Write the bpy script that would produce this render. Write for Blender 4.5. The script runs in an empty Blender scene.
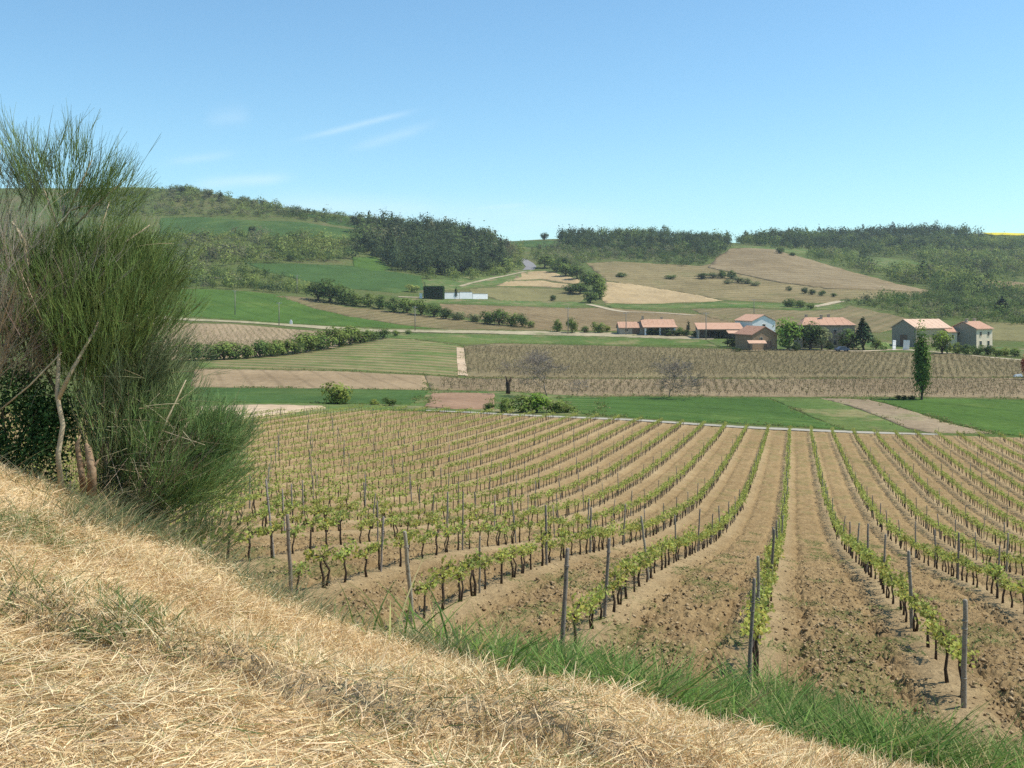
import bpy, math, random
import numpy as np
from mathutils import Vector, geometry

rng = np.random.default_rng(7)
random.seed(7)
S = bpy.context.scene
COL = S.collection
F, CX, HY = 1024.0, 512.0, 300.0          # focal length in pixels, principal column, horizon row

# ---------------------------------------------------------------- camera, sky, sun, exposure
cd = bpy.data.cameras.new('camera')
cam = bpy.data.objects.new('camera', cd)
COL.objects.link(cam)
cd.sensor_width = 36.0
cd.lens = 36.0
cd.shift_y = (HY - 384.0) / 1024.0
cd.clip_start = 0.05
cd.clip_end = 20000.0
cam.location = (0, 0, 0)
cam.rotation_euler = (math.radians(90), 0, 0)
S.camera = cam

SUN_EL = math.radians(58)
SUN_AZ = math.atan2(0.97, 0.05)            # from +Y towards +X
sun_dir = Vector((math.sin(SUN_AZ) * math.cos(SUN_EL), math.cos(SUN_AZ) * math.cos(SUN_EL), math.sin(SUN_EL)))

W = bpy.data.worlds.new('World')
S.world = W
W.use_nodes = True
wn, wl = W.node_tree.nodes, W.node_tree.links
wn.clear()
w_out = wn.new('ShaderNodeOutputWorld')
w_bg = wn.new('ShaderNodeBackground')
w_sky = wn.new('ShaderNodeTexSky')
w_sky.sky_type = 'NISHITA'
w_sky.sun_disc = False
w_sky.sun_elevation = SUN_EL
w_sky.sun_rotation = SUN_AZ
w_sky.altitude = 0
w_sky.air_density = 1.0
w_sky.dust_density = 0.35
w_sky.ozone_density = 2.0
w_bg.inputs['Strength'].default_value = 0.122
wl.new(w_bg.outputs[0], w_out.inputs[0])


def wmath(op, a, b=None, c=None):
    n = wn.new('ShaderNodeMath')
    n.operation = op
    for i, v in enumerate((a, b, c)):
        if v is None:
            continue
        if isinstance(v, (int, float)):
            n.inputs[i].default_value = v
        else:
            wl.new(v, n.inputs[i])
    return n.outputs[0]


# thin high cirrus streaks, laid out by compass direction and elevation
w_tc = wn.new('ShaderNodeTexCoord')
w_sep = wn.new('ShaderNodeSeparateXYZ')
wl.new(w_tc.outputs['Generated'], w_sep.inputs[0])
yy = wmath('MAXIMUM', w_sep.outputs[1], 0.05)
gx = wmath('DIVIDE', w_sep.outputs[0], yy)
gz = wmath('DIVIDE', w_sep.outputs[2], yy)
w_nz = wn.new('ShaderNodeTexNoise')
w_nz.inputs['Scale'].default_value = 9.0
w_nz.inputs['Detail'].default_value = 5.0
w_map = wn.new('ShaderNodeMapping')
w_map.inputs['Scale'].default_value = (1.0, 1.0, 5.0)
wl.new(w_tc.outputs['Generated'], w_map.inputs[0])
wl.new(w_map.outputs[0], w_nz.inputs['Vector'])
cloud = None
for (x0, y0, x1, y1, wid, amt) in ((296, 141, 412, 111, 3.0, 0.42), (350, 150, 436, 124, 5.0, 0.30),
                                   (190, 186, 290, 178, 6.0, 0.60), (165, 162, 235, 153, 4.0, 0.22),
                                   (450, 212, 535, 204, 4.0, 0.40), (260, 203, 470, 214, 12.0, 0.50),
                                   (380, 216, 640, 224, 16.0, 0.42), (205, 122, 250, 112, 9.0, 0.18)):
    ax, az, bx, bz = (x0 - CX) / F, (HY - y0) / F, (x1 - CX) / F, (HY - y1) / F
    ln = math.hypot(bx - ax, bz - az)
    ux, uz = (bx - ax) / ln, (bz - az) / ln
    dx, dz = wmath('SUBTRACT', gx, (ax + bx) / 2), wmath('SUBTRACT', gz, (az + bz) / 2)
    u = wmath('ADD', wmath('MULTIPLY', dx, ux), wmath('MULTIPLY', dz, uz))
    v = wmath('ADD', wmath('MULTIPLY', dx, -uz), wmath('MULTIPLY', dz, ux))
    v = wmath('ADD', v, wmath('MULTIPLY', wmath('SUBTRACT', w_nz.outputs[0], 0.5), wid * 1.5 / F))
    q = wmath('ADD', wmath('POWER', wmath('DIVIDE', v, wid / F), 2.0), wmath('POWER', wmath('DIVIDE', u, ln * 0.45), 4.0))
    m = wmath('MULTIPLY', wmath('EXPONENT', wmath('MULTIPLY', q, -1.0)), wmath('MULTIPLY', w_nz.outputs[0], 1.15 * amt))
    cloud = m if cloud is None else wmath('MAXIMUM', cloud, m)
front = wmath('GREATER_THAN', w_sep.outputs[1], 0.06)
cloud = wmath('MULTIPLY', cloud, front)
w_mix = wn.new('ShaderNodeMixRGB')
w_mix.inputs[2].default_value = (5.2, 6.2, 6.9, 1)
wl.new(cloud, w_mix.inputs[0])
w_gam = wn.new('ShaderNodeMixRGB')
w_gam.blend_type = 'MULTIPLY'
w_gam.inputs[0].default_value = 1.0
w_gam.inputs[2].default_value = (0.74, 0.985, 1.02, 1)
wl.new(w_sky.outputs[0], w_gam.inputs[1])
wl.new(w_gam.outputs[0], w_mix.inputs[1])
wl.new(w_mix.outputs[0], w_bg.inputs[0])

sd = bpy.data.lights.new('sun', 'SUN')
sd.energy = 4.2
sd.angle = math.radians(0.53)
sd.color = (1.0, 0.955, 0.88)
sun = bpy.data.objects.new('sun', sd)
COL.objects.link(sun)
sun.rotation_euler = (-sun_dir).to_track_quat('-Z', 'Y').to_euler()

S.view_settings.view_transform = 'Standard'
S.view_settings.look = 'None'
S.view_settings.gamma = 1.0
S.view_settings.use_curve_mapping = False
S.view_settings.exposure = 0.5
S.render.engine = 'CYCLES'
HAZE = 0.00009
S.cycles.max_bounces = 6
S.cycles.diffuse_bounces = 3
S.cycles.transparent_max_bounces = 4
S.cycles.use_denoising = False


# ---------------------------------------------------------------- object helpers
def tag(o, label=None, cat=None, group=None, kind=None):
    if label: o['label'] = label
    if cat: o['category'] = cat
    if group: o['group'] = group
    if kind: o['kind'] = kind
    return o


def empty(name, loc, rz=0.0):
    o = bpy.data.objects.new(name, None)
    o.empty_display_size = 0.3
    o.location = loc
    o.rotation_euler = (0, 0, rz)
    COL.objects.link(o)
    return o


def link_mesh(name, me, mat, parent=None):
    if mat is not None and not me.materials:
        me.materials.append(mat)
    o = bpy.data.objects.new(name, me)
    COL.objects.link(o)
    if parent is not None:
        o.parent = parent
    return o


def copy_tree(o, parent=None):
    c = o.copy()
    COL.objects.link(c)
    if parent is not None:
        c.parent = parent
    for ch in list(o.children):
        copy_tree(ch, c)
    return c


def np_mesh(name, V, Q, col=None, smooth=False):
    """V (n,3); Q (m,3|4); col (m,3) per face or (n,3) per vertex"""
    V = np.ascontiguousarray(V, dtype=np.float32)
    Q = np.ascontiguousarray(Q, dtype=np.int32)
    me = bpy.data.meshes.new(name)
    m, k = Q.shape
    me.vertices.add(len(V))
    me.vertices.foreach_set('co', V.ravel())
    me.loops.add(m * k)
    me.loops.foreach_set('vertex_index', Q.ravel())
    me.polygons.add(m)
    me.polygons.foreach_set('loop_start', np.arange(0, m * k, k, dtype=np.int32))
    if col is not None:
        col = np.asarray(col, dtype=np.float32)
        dom = 'FACE' if len(col) == m and len(col) != len(V) else 'POINT'
        a = me.attributes.new('col', 'FLOAT_COLOR', dom)
        rgba = np.ones((len(col), 4), np.float32)
        rgba[:, :3] = np.clip(col, 0, 1)
        a.data.foreach_set('color', rgba.ravel())
    me.update(calc_edges=True)
    if smooth:
        me.polygons.foreach_set('use_smooth', np.ones(m, dtype=bool))
    return me


class MB:
    """collects boxes, tubes and polygons into one mesh"""
    def __init__(self):
        self.v, self.f = [], []

    def add(self, vs, fs):
        b = len(self.v)
        self.v += [tuple(p) for p in vs]
        self.f += [tuple(i + b for i in f) for f in fs]

    def box(self, x0, x1, y0, y1, z0, z1):
        self.add([(x0, y0, z0), (x1, y0, z0), (x1, y1, z0), (x0, y1, z0), (x0, y0, z1), (x1, y0, z1), (x1, y1, z1), (x0, y1, z1)],
                 [(0, 3, 2, 1), (4, 5, 6, 7), (0, 1, 5, 4), (1, 2, 6, 5), (2, 3, 7, 6), (3, 0, 4, 7)])

    def tube(self, pts, rad, n=6):
        pts = [Vector(p) for p in pts]
        vs, fs = [], []
        for i, p in enumerate(pts):
            d = (pts[min(i + 1, len(pts) - 1)] - pts[max(i - 1, 0)])
            d = d.normalized() if d.length > 1e-9 else Vector((0, 0, 1))
            a = d.cross(Vector((0.31, 0.87, 0.11)))
            a = (a if a.length > 1e-3 else d.cross(Vector((1, 0, 0)))).normalized()
            b = d.cross(a)
            r = rad[i] if hasattr(rad, '__len__') else rad
            for k in range(n):
                t = 2 * math.pi * k / n
                vs.append(p + a * (r * math.cos(t)) + b * (r * math.sin(t)))
        for i in range(len(pts) - 1):
            for k in range(n):
                k2 = (k + 1) % n
                fs.append((i * n + k, i * n + k2, (i + 1) * n + k2, (i + 1) * n + k))
        fs.append(tuple(range(n - 1, -1, -1)))
        fs.append(tuple((len(pts) - 1) * n + k for k in range(n)))
        self.add(vs, fs)

    def mesh(self, name, smooth=False):
        me = bpy.data.meshes.new(name)
        me.from_pydata(self.v, [], self.f)
        me.update()
        if smooth:
            me.polygons.foreach_set('use_smooth', np.ones(len(me.polygons), dtype=bool))
        return me

    def build(self, name, mat, parent=None, smooth=False):
        return link_mesh(name, self.mesh(name, smooth), mat, parent)


ONES = ['', 'first', 'second', 'third', 'fourth', 'fifth', 'sixth', 'seventh', 'eighth', 'ninth', 'tenth', 'eleventh', 'twelfth',
        'thirteenth', 'fourteenth', 'fifteenth', 'sixteenth', 'seventeenth', 'eighteenth', 'nineteenth']
TENS = ['', '', 'twenty', 'thirty', 'forty', 'fifty', 'sixty', 'seventy', 'eighty', 'ninety']


def ordinal(n):
    if n < 20: return ONES[n]
    if n % 10 == 0: return TENS[n // 10][:-1] + 'ieth'
    return TENS[n // 10] + '-' + ONES[n % 10]


# ---------------------------------------------------------------- noise
def vnoise(x, y, seed=0):
    xi, yi = np.floor(x).astype(np.int64), np.floor(y).astype(np.int64)
    fx, fy = x - xi, y - yi
    fx, fy = fx * fx * (3 - 2 * fx), fy * fy * (3 - 2 * fy)

    def h(a, b):
        n = (a * 374761393 + b * 668265263 + seed * 144665) & 0xffffffff
        n = ((n ^ (n >> 13)) * 1274126177) & 0xffffffff
        return ((n ^ (n >> 16)) & 0xffff) / 65535.0
    return (h(xi, yi) * (1 - fx) * (1 - fy) + h(xi + 1, yi) * fx * (1 - fy) + h(xi, yi + 1) * (1 - fx) * fy + h(xi + 1, yi + 1) * fx * fy)


def fbm(x, y, oct=4, seed=0):
    s, a, t = 0, 1.0, 0
    for i in range(oct):
        s = s + a * vnoise(x, y, seed + i * 17)
        t += a
        a *= 0.5
        x, y = x * 2.03 + 11.3, y * 2.03 + 5.1
    return s / t


# ---------------------------------------------------------------- terrain height
def pchip(xk, yk, x):
    xk, yk = np.asarray(xk, float), np.asarray(yk, float)
    h = np.diff(xk)
    d = np.diff(yk) / h
    m = np.zeros(len(xk))
    for i in range(1, len(xk) - 1):
        if d[i - 1] * d[i] > 0:
            w1, w2 = 2 * h[i] + h[i - 1], h[i] + 2 * h[i - 1]
            m[i] = (w1 + w2) / (w1 / d[i - 1] + w2 / d[i])
    m[0], m[-1] = d[0], d[-1]
    x = np.clip(x, xk[0], xk[-1])
    i = np.clip(np.searchsorted(xk, x, side='right') - 1, 0, len(xk) - 2)
    t = (x - xk[i]) / h[i]
    return ((1 + 2 * t) * (1 - t) ** 2 * yk[i] + t * (1 - t) ** 2 * h[i] * m[i] + t * t * (3 - 2 * t) * yk[i + 1] + t * t * (t - 1) * h[i] * m[i + 1])


ROW_T = 0.2754                              # rows run along (ROW_T, 1)
ROW_S = 2.4                                 # row spacing measured along x
ZB = [(1, -3.2), (5, -3.7), (8, -4.12), (11.4, -4.62), (22, -6.27), (36, -9.0), (53, -11.5), (72, -13.1), (117, -15.2)]
SB = [(1, .06), (11, .06), (16, .065), (22, .072), (36, .072), (53, .065), (72, .058), (117, .05)]
FAR = {
    -200: {117: 400, 165: 385, 215: 366, 330: 340, 390: 317, 480: 288, 560: 272, 650: 256, 780: 232, 880: 212, 960: 192, 1010: 190, 1200: 205, 1700: 240},
    60: {117: 402, 165: 386, 215: 367, 330: 341, 370: 325, 390: 318, 480: 288, 560: 272, 650: 256, 780: 233, 880: 213, 960: 191, 1010: 189, 1200: 205, 1700: 240},
    180: {117: 405, 165: 386.5, 215: 367, 330: 342, 365: 323, 390: 317, 480: 289, 560: 273, 650: 257, 780: 238, 870: 216, 960: 191, 1000: 190, 1150: 207, 1700: 240},
    300: {117: 408, 165: 388, 215: 368, 330: 340, 370: 327, 395: 322, 480: 296, 520: 290, 640: 263, 760: 241, 880: 218, 940: 210, 1150: 226, 1700: 250},
    420: {117: 411.5, 165: 390.5, 215: 371, 330: 338, 370: 330, 440: 312, 520: 297, 620: 281, 720: 264, 850: 240, 930: 229, 1150: 242, 1700: 255},
    500: {117: 414.5, 165: 394, 215: 375, 330: 342, 375: 331, 440: 315, 520: 301, 600: 291, 700: 277, 800: 263, 900: 249, 1000: 241, 1200: 248, 1700: 258},
    540: {117: 416.3, 165: 396, 230: 372, 330: 344, 375: 331, 440: 316, 540: 303, 640: 288, 740: 271, 860: 256, 960: 244, 1050: 239.5, 1250: 246, 1700: 258},
    600: {117: 419, 165: 397, 230: 373, 330: 346, 370: 333, 440: 319, 540: 305, 640: 285, 740: 269, 860: 258, 980: 247, 1080: 239, 1250: 246, 1700: 258},
    660: {117: 423.2, 165: 397, 230: 373, 330: 347, 375: 331.5, 440: 319, 520: 308, 600: 297, 700: 279, 800: 265, 900: 256, 1000: 244, 1080: 236, 1250: 243, 1700: 256},
    720: {117: 427.3, 165: 397, 230: 373, 320: 348, 375: 333, 420: 323, 500: 311, 600: 295, 700: 280, 800: 266, 900: 254, 1000: 246, 1080: 243, 1300: 248, 1700: 256},
    780: {117: 431, 165: 397, 230: 373, 320: 348, 380: 333, 430: 322, 520: 309, 620: 294, 720: 277, 850: 259, 950: 249.5, 1050: 245, 1200: 239, 1400: 245, 1700: 253},
    850: {117: 434, 165: 397, 230: 373, 320: 348.5, 380: 334, 450: 320, 540: 306, 640: 291, 760: 275, 900: 263, 1000: 256, 1150: 247, 1290: 237, 1500: 244, 1700: 250},
    930: {117: 436.8, 165: 397.8, 230: 374, 300: 353, 330: 347, 400: 330, 480: 317, 580: 303, 680: 291, 800: 276, 950: 263, 1100: 250, 1300: 234, 1500: 242, 1700: 248},
    1024: {117: 439.8, 165: 399.5, 230: 375, 270: 363, 320: 351, 400: 332, 480: 320, 600: 303, 720: 289, 850: 273, 1000: 259, 1150: 246, 1320: 234, 1500: 240, 1700: 247},
    1250: {117: 444, 165: 402, 230: 377, 270: 364, 320: 352, 400: 333, 480: 320, 600: 303, 720: 288, 850: 273, 1000: 259, 1150: 246, 1320: 233, 1500: 240, 1700: 247},
}
PXK = np.array(sorted(FAR), float)
LY_NEAR = [1, 3, 5, 8, 11.4, 15, 22, 29, 36, 45, 53, 62, 72, 92]
KN = []
for p in PXK:
    ks, zs = [], []
    for Y in LY_NEAR:
        zb = float(pchip([a for a, _ in ZB], [b for _, b in ZB], np.array([Y]))[0])
        sb = float(np.interp(Y, [a for a, _ in SB], [b for _, b in SB]))
        x = (p - CX) / F * Y
        zz = zb - sb * max(-40, min(40, x - (1.9 + ROW_T * Y)))
        if Y > 72:
            t = (Y - 72) / 45.0
            z117 = -(FAR[int(p)][117] - HY) * 117 / F
            x72 = (p - CX) / F * 72
            z72 = -13.1 - .058 * max(-40, min(40, x72 - (1.9 + ROW_T * 72)))
            zz = z72 + (z117 - z72) * (t ** 0.8)
        ks.append(math.log(Y)); zs.append(zz)
    for Y in sorted(FAR[int(p)]):
        ks.append(math.log(Y)); zs.append(-(FAR[int(p)][Y] - HY) * Y / F)
    KN.append((ks, zs))


def height(x, y):
    x, y = np.asarray(x, float), np.asarray(y, float)
    yc = np.clip(y, 1.0, 1700.0)
    px = np.clip(CX + F * x / np.maximum(y, 1.0), PXK[0], PXK[-1])
    ly = np.log(yc)
    G = np.stack([pchip(ks, zs, ly) for ks, zs in KN])
    i = np.clip(np.searchsorted(PXK, px, side='right') - 1, 0, len(PXK) - 2)
    t = (px - PXK[i]) / (PXK[i + 1] - PXK[i])
    ar = np.arange(len(px)) if px.ndim == 1 else None
    flat = G.reshape(len(PXK), -1)
    ar = np.arange(flat.shape[1])
    ii, tt = i.ravel(), t.ravel()
    a, b = flat[ii, ar], flat[ii + 1, ar]
    im, ip = np.maximum(ii - 1, 0), np.minimum(ii + 2, len(PXK) - 1)
    h = PXK[ii + 1] - PXK[ii]
    ma = (b - flat[im, ar]) / np.maximum(PXK[ii + 1] - PXK[im], 1e-6) * h
    mb = (flat[ip, ar] - a) / np.maximum(PXK[ip] - PXK[ii], 1e-6) * h
    z = ((1 + 2 * tt) * (1 - tt) ** 2 * a + tt * (1 - tt) ** 2 * ma + tt * tt * (3 - 2 * tt) * b + tt * tt * (tt - 1) * mb).reshape(px.shape)
    amp = np.clip((y - 420) / 500, 0, 1) * 3.0
    return z + amp * (fbm(x / 55.0, y / 75.0, 3, 3) - 0.5)


LPX = np.arange(-400, 1401, 4.0)
LYY = np.geomspace(5, 1600, 1400)
gx_, gy_ = np.meshgrid((LPX - CX) / F, LYY, indexing='ij')
LZ = height((gx_ * gy_).ravel(), gy_.ravel()).reshape(gx_.shape)
LPY = HY - F * LZ / gy_


def unproject(px, py):
    """first point of the ground on the line of sight of (px, py)"""
    px, py = np.atleast_1d(np.asarray(px, float)), np.atleast_1d(np.asarray(py, float))
    Y = np.zeros(len(px))
    for s in range(0, len(px), 2000):
        p, q = px[s:s + 2000], py[s:s + 2000]
        fi = np.clip((p - LPX[0]) / 4.0, 0, len(LPX) - 1.001)
        i = fi.astype(int)
        t = (fi - i)[:, None]
        c = LPY[i] * (1 - t) + LPY[i + 1] * t
        hit = c <= q[:, None]
        j = np.where(hit.any(1), hit.argmax(1), np.argmin(c, 1))
        j0 = np.maximum(j - 1, 0)
        r = np.arange(len(p))
        c0, c1 = c[r, j0], c[r, j]
        w = np.where(np.abs(c0 - c1) > 1e-9, (c0 - q) / np.where(np.abs(c0 - c1) > 1e-9, c0 - c1, 1), 0)
        w = np.clip(w, 0, 1)
        Y[s:s + 2000] = LYY[j0] * (1 - w) + LYY[j] * w
    X = (px - CX) / F * Y
    return np.stack([X, Y, height(X, Y)], 1)


def ground(px, py):
    return unproject([px], [py])[0]


def inside(poly, px, py):
    r = np.zeros(len(px), bool)
    n = len(poly)
    for i in range(n):
        x1, y1 = poly[i]
        x2, y2 = poly[(i + 1) % n]
        c = ((y1 > py) != (y2 > py)) & (px < (x2 - x1) * (py - y1) / ((y2 - y1) if y2 != y1 else 1e-9) + x1)
        r ^= c
    return r


# ---------------------------------------------------------------- materials
class NT:
    def __init__(self, name):
        self.m = bpy.data.materials.new(name)
        self.m.use_nodes = True
        self.t = self.m.node_tree
        self.t.nodes.clear()
        self.out = self.n('OutputMaterial')

    def n(self, kind, **kw):
        nd = self.t.nodes.new('ShaderNode' + kind)
        for k, v in kw.items():
            setattr(nd, k, v)
        return nd

    def l(self, a, b):
        self.t.links.new(a, b)

    def mix(self, fac, a, b, blend='MIX'):
        nd = self.n('MixRGB', blend_type=blend)
        for i, v in enumerate((fac, a, b)):
            if isinstance(v, (int, float)):
                nd.inputs[i].default_value = v
            elif isinstance(v, tuple):
                nd.inputs[i].default_value = (*v[:3], 1)
            else:
                self.l(v, nd.inputs[i])
        return nd.outputs[0]

    def noise(self, vec, scale, detail=4, rough=0.6):
        nd = self.n('TexNoise')
        nd.inputs['Scale'].default_value = scale
        nd.inputs['Detail'].default_value = detail
        nd.inputs['Roughness'].default_value = rough
        if vec is not None:
            self.l(vec, nd.inputs['Vector'])
        return nd.outputs[0]

    def ramp(self, fac, stops):
        nd = self.n('ValToRGB')
        e = nd.color_ramp.elements
        while len(e) < len(stops):
            e.new(0.5)
        for i, (p, c) in enumerate(stops):
            e[i].position = p
            e[i].color = (*c, 1) if hasattr(c, '__len__') else (c, c, c, 1)
        self.l(fac, nd.inputs[0])
        return nd.outputs[0]

    def math(self, op, a, b=None):
        nd = self.n('Math', operation=op)
        for i, v in enumerate((a, b)):
            if v is None: continue
            if isinstance(v, (int, float)): nd.inputs[i].default_value = v
            else: self.l(v, nd.inputs[i])
        return nd.outputs[0]

    def surf(self, color, rough=0.9, bump=None, bump_d=0.02, trans=0.0, spec=0.15):
        b = self.n('BsdfPrincipled')
        if isinstance(color, tuple): b.inputs['Base Color'].default_value = (*color[:3], 1)
        else: self.l(color, b.inputs['Base Color'])
        b.inputs['Roughness'].default_value = rough
        b.inputs['Specular IOR Level'].default_value = spec
        if bump is not None:
            nb = self.n('Bump')
            nb.inputs['Distance'].default_value = bump_d
            nb.inputs['Strength'].default_value = 1.0
            self.l(bump, nb.inputs['Height'])
            self.l(nb.outputs[0], b.inputs['Normal'])
        sh = b.outputs[0]
        if trans > 0:
            tr = self.n('BsdfTranslucent')
            if isinstance(color, tuple): tr.inputs[0].default_value = (*color[:3], 1)
            else: self.l(color, tr.inputs[0])
            mx = self.n('MixShader')
            mx.inputs[0].default_value = trans
            self.l(sh, mx.inputs[1])
            self.l(tr.outputs[0], mx.inputs[2])
            sh = mx.outputs[0]
        self.l(sh, self.out.inputs[0])
        return self.m


def mat_attr(name, trans=0.0, rough=0.85, objcol=False, spec=0.15, noise=0.0, nscale=3.0):
    t = NT(name)
    a = t.n('Attribute', attribute_name='col')
    c = a.outputs['Color']
    if objcol:
        oi = t.n('ObjectInfo')
        c = t.mix(1.0, c, oi.outputs['Color'], 'MULTIPLY')
    if noise > 0:
        tc = t.n('TexCoord')
        nz = t.noise(tc.outputs['Object'], nscale)
        c = t.mix(1.0, c, t.ramp(nz, [(0.25, 1 - noise), (0.75, 1 + 0 * noise)]), 'MULTIPLY')
    return t.surf(c, rough, trans=trans, spec=spec)


def mat_noise(name, c1, c2, scale=2.0, c3=None, rough=0.9, bump=0.0, spec=0.15, objcol=False):
    t = NT(name)
    tc = t.n('TexCoord')
    nz = t.noise(tc.outputs['Object'], scale, 6)
    c = t.ramp(nz, [(0.3, c1), (0.7, c2)] if c3 is None else [(0.28, c1), (0.5, c2), (0.72, c3)])
    if objcol:
        c = t.mix(1.0, c, t.n('ObjectInfo').outputs['Color'], 'MULTIPLY')
    return t.surf(c, rough, bump=nz if bump else None, bump_d=bump, spec=spec)


def mat_field(name, c1, c2, nscale=0.05, fine=0.35, stripe=None, rough=0.95, patch=None):
    """stripe = (angle in degrees from +Y, spacing m, colour, strength); patch = (colour, scale, threshold)"""
    t = NT(name)
    tc = t.n('TexCoord')
    v = tc.outputs['Object']
    a = t.noise(v, nscale, 5)
    c = t.ramp(a, [(0.34, c1), (0.66, c2)])
    if patch:
        p = t.noise(v, patch[1], 5, 0.65)
        c = t.mix(t.ramp(p, [(patch[2], 0.0), (min(1, patch[2] + 0.12), 1.0)]), c, patch[0])
    if stripe:
        ang, sp, sc, st, cut = (*stripe, 0.45)[:5]
        mp = t.n('Mapping')
        mp.inputs['Rotation'].default_value = (0, 0, math.radians(ang))
        t.l(v, mp.inputs[0])
        wv = t.n('TexWave', wave_type='BANDS', bands_direction='X')
        wv.inputs['Scale'].default_value = 2 * math.pi / (20.0 * sp)
        wv.inputs['Distortion'].default_value = 0.6
        wv.inputs['Detail'].default_value = 2
        wv.inputs['Detail Scale'].default_value = 0.6
        t.l(mp.outputs[0], wv.inputs['Vector'])
        brk = t.ramp(t.noise(v, 0.12, 4), [(0.3, 0.35), (0.7, 1.0)])
        f = t.mix(1.0, t.ramp(wv.outputs[0], [(cut, 0.0), (min(.99, cut + .35), st)]), brk, 'MULTIPLY')
        c = t.mix(f, c, sc)
    g = t.noise(v, fine, 6, 0.7)
    c = t.mix(1.0, c, t.ramp(g, [(0.25, 0.66), (0.75, 1.28)]), 'MULTIPLY')
    mp2 = t.n('Mapping')
    mp2.inputs['Scale'].default_value = (1.0, 0.45, 1.0)
    t.l(v, mp2.inputs[0])
    c = t.mix(1.0, c, t.ramp(t.noise(mp2.outputs[0], 0.09, 5, 0.7), [(0.3, 0.82), (0.7, 1.14)]), 'MULTIPLY')
    return t.surf(c, rough, bump=g, bump_d=0.07, spec=0.05)


M = {}
M['leaf'] = mat_attr('leaf', trans=0.28, rough=0.7, objcol=True)
M['leaf_far'] = mat_attr('leaf_far', trans=0.33, rough=0.9, objcol=True, spec=0.05)
M['vine_leaf'] = mat_attr('vine_leaf', trans=0.40, rough=0.55, objcol=True)
M['blade'] = mat_attr('blade', trans=0.42, rough=0.7, spec=0.2)
M['straw'] = mat_attr('straw', trans=0.15, rough=0.6, spec=0.3)
M['twig'] = mat_attr('twig', trans=0.0, rough=0.6, spec=0.25)
def soil_material():
    t = NT('soil')
    v = t.n('TexCoord').outputs['Object']
    a = t.n('Attribute', attribute_name='col').outputs['Color']
    n1 = t.noise(v, 16.0, 5, 0.7)
    c = t.mix(1.0, a, t.ramp(n1, [(0.3, 0.68), (0.7, 1.22)]), 'MULTIPLY')
    n2 = t.noise(v, 0.9, 5, 0.6)
    c = t.mix(1.0, c, t.ramp(n2, [(0.3, (.86, .83, .80)), (0.7, (1.1, 1.1, 1.08))]), 'MULTIPLY')
    return t.surf(c, 0.98, bump=n1, bump_d=0.05, spec=0.03)


M['soil'] = soil_material()
M['bark'] = mat_noise('bark', (.045, .032, .022), (.13, .10, .075), 9.0, rough=0.95, bump=0.02)
M['vine_bark'] = mat_noise('vine_bark', (.030, .021, .014), (.10, .072, .05), 30.0, rough=0.95, bump=0.012)
M['bare_bark'] = mat_noise('bare_bark', (.16, .13, .105), (.28, .235, .19), 3.0, rough=0.95)
M['post_wood'] = mat_noise('post_wood', (.115, .096, .072), (.28, .248, .20), 18.0, (.19, .165, .13), rough=0.95, bump=0.006, objcol=True)
M['roof'] = mat_noise('roof_tiles', (.35, .185, .11), (.48, .29, .195), 1.1, (.41, .23, .145), rough=0.9, objcol=True)
M['stone'] = mat_noise('stone_wall', (.30, .24, .17), (.46, .38, .28), 1.3, (.38, .31, .23), rough=0.95, bump=0.04, objcol=True)
M['cream'] = mat_noise('cream_render', (.70, .57, .41), (.80, .67, .50), 0.6, rough=0.95, objcol=True)
M['white'] = mat_noise('white_render', (.70, .69, .67), (.82, .81, .79), 0.7, rough=0.9)
M['grey_wall'] = mat_noise('grey_render', (.34, .30, .24), (.44, .39, .31), 0.6, rough=0.95)
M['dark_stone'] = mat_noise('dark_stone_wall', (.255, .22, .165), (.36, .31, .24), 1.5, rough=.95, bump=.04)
M['glass'] = NT('window_glass').surf((.03, .035, .04), 0.15, spec=0.5)
M['shutter'] = mat_noise('shutter_paint', (.16, .10, .07), (.22, .15, .10), 3.0)
M['concrete'] = mat_noise('path_concrete', (.27, .245, .19), (.36, .325, .26), 0.5, rough=0.95)
M['asphalt'] = mat_noise('asphalt', (.17, .16, .155), (.25, .24, .23), 0.4, rough=0.9)
M['old_wire'] = mat_noise('old_wire', (.12, .10, .085), (.20, .17, .145), 6.0, rough=.7, spec=.3)
M['metal'] = mat_noise('galvanised_metal', (.35, .36, .37), (.45, .46, .47), 2.0, rough=0.5, spec=0.4)


# ---------------------------------------------------------------- terrain sheet
def terrain():
    px = np.concatenate([np.linspace(-1500, -420, 28), np.arange(-400, 1401, 5.0), np.linspace(1420, 2600, 30)])
    ys = np.geomspace(1.0, 1690, 900)
    P, Y = np.meshgrid(px, ys, indexing='ij')
    X = (P - CX) / F * Y
    Z = height(X.ravel(), Y.ravel()).reshape(X.shape)
    Z -= 0.14 * np.clip((119 - Y) / 4, 0, 1)
    V = np.stack([X, Y, Z], 2).reshape(-1, 3)
    n, m = P.shape
    I = (np.arange(n - 1)[:, None] * m + np.arange(m - 1)[None, :]).ravel()
    Q = np.stack([I, I + m, I + m + 1, I + 1], 1)
    t = NT('hill_ground')
    v = t.n('TexCoord').outputs['Object']
    a = t.noise(v, 0.012, 6, 0.6)
    c = t.ramp(a, [(0.35, (.085, .11, .032)), (0.5, (.11, .12, .042)), (0.66, (.14, .125, .058))])
    b = t.noise(v, 0.06, 6, 0.7)
    c = t.mix(t.ramp(b, [(0.42, 0.0), (0.62, 0.8)]), c, (.075, .115, .028))
    g = t.noise(v, 0.5, 6, 0.75)
    c = t.mix(1.0, c, t.ramp(g, [(0.25, 0.6), (0.75, 1.3)]), 'MULTIPLY')
    mt = t.surf(c, 0.95, bump=g, bump_d=0.4, spec=0.03)
    o = link_mesh('terrain', np_mesh('terrain', V, Q, smooth=True), mt)
    tag(o, kind='structure')


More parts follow.
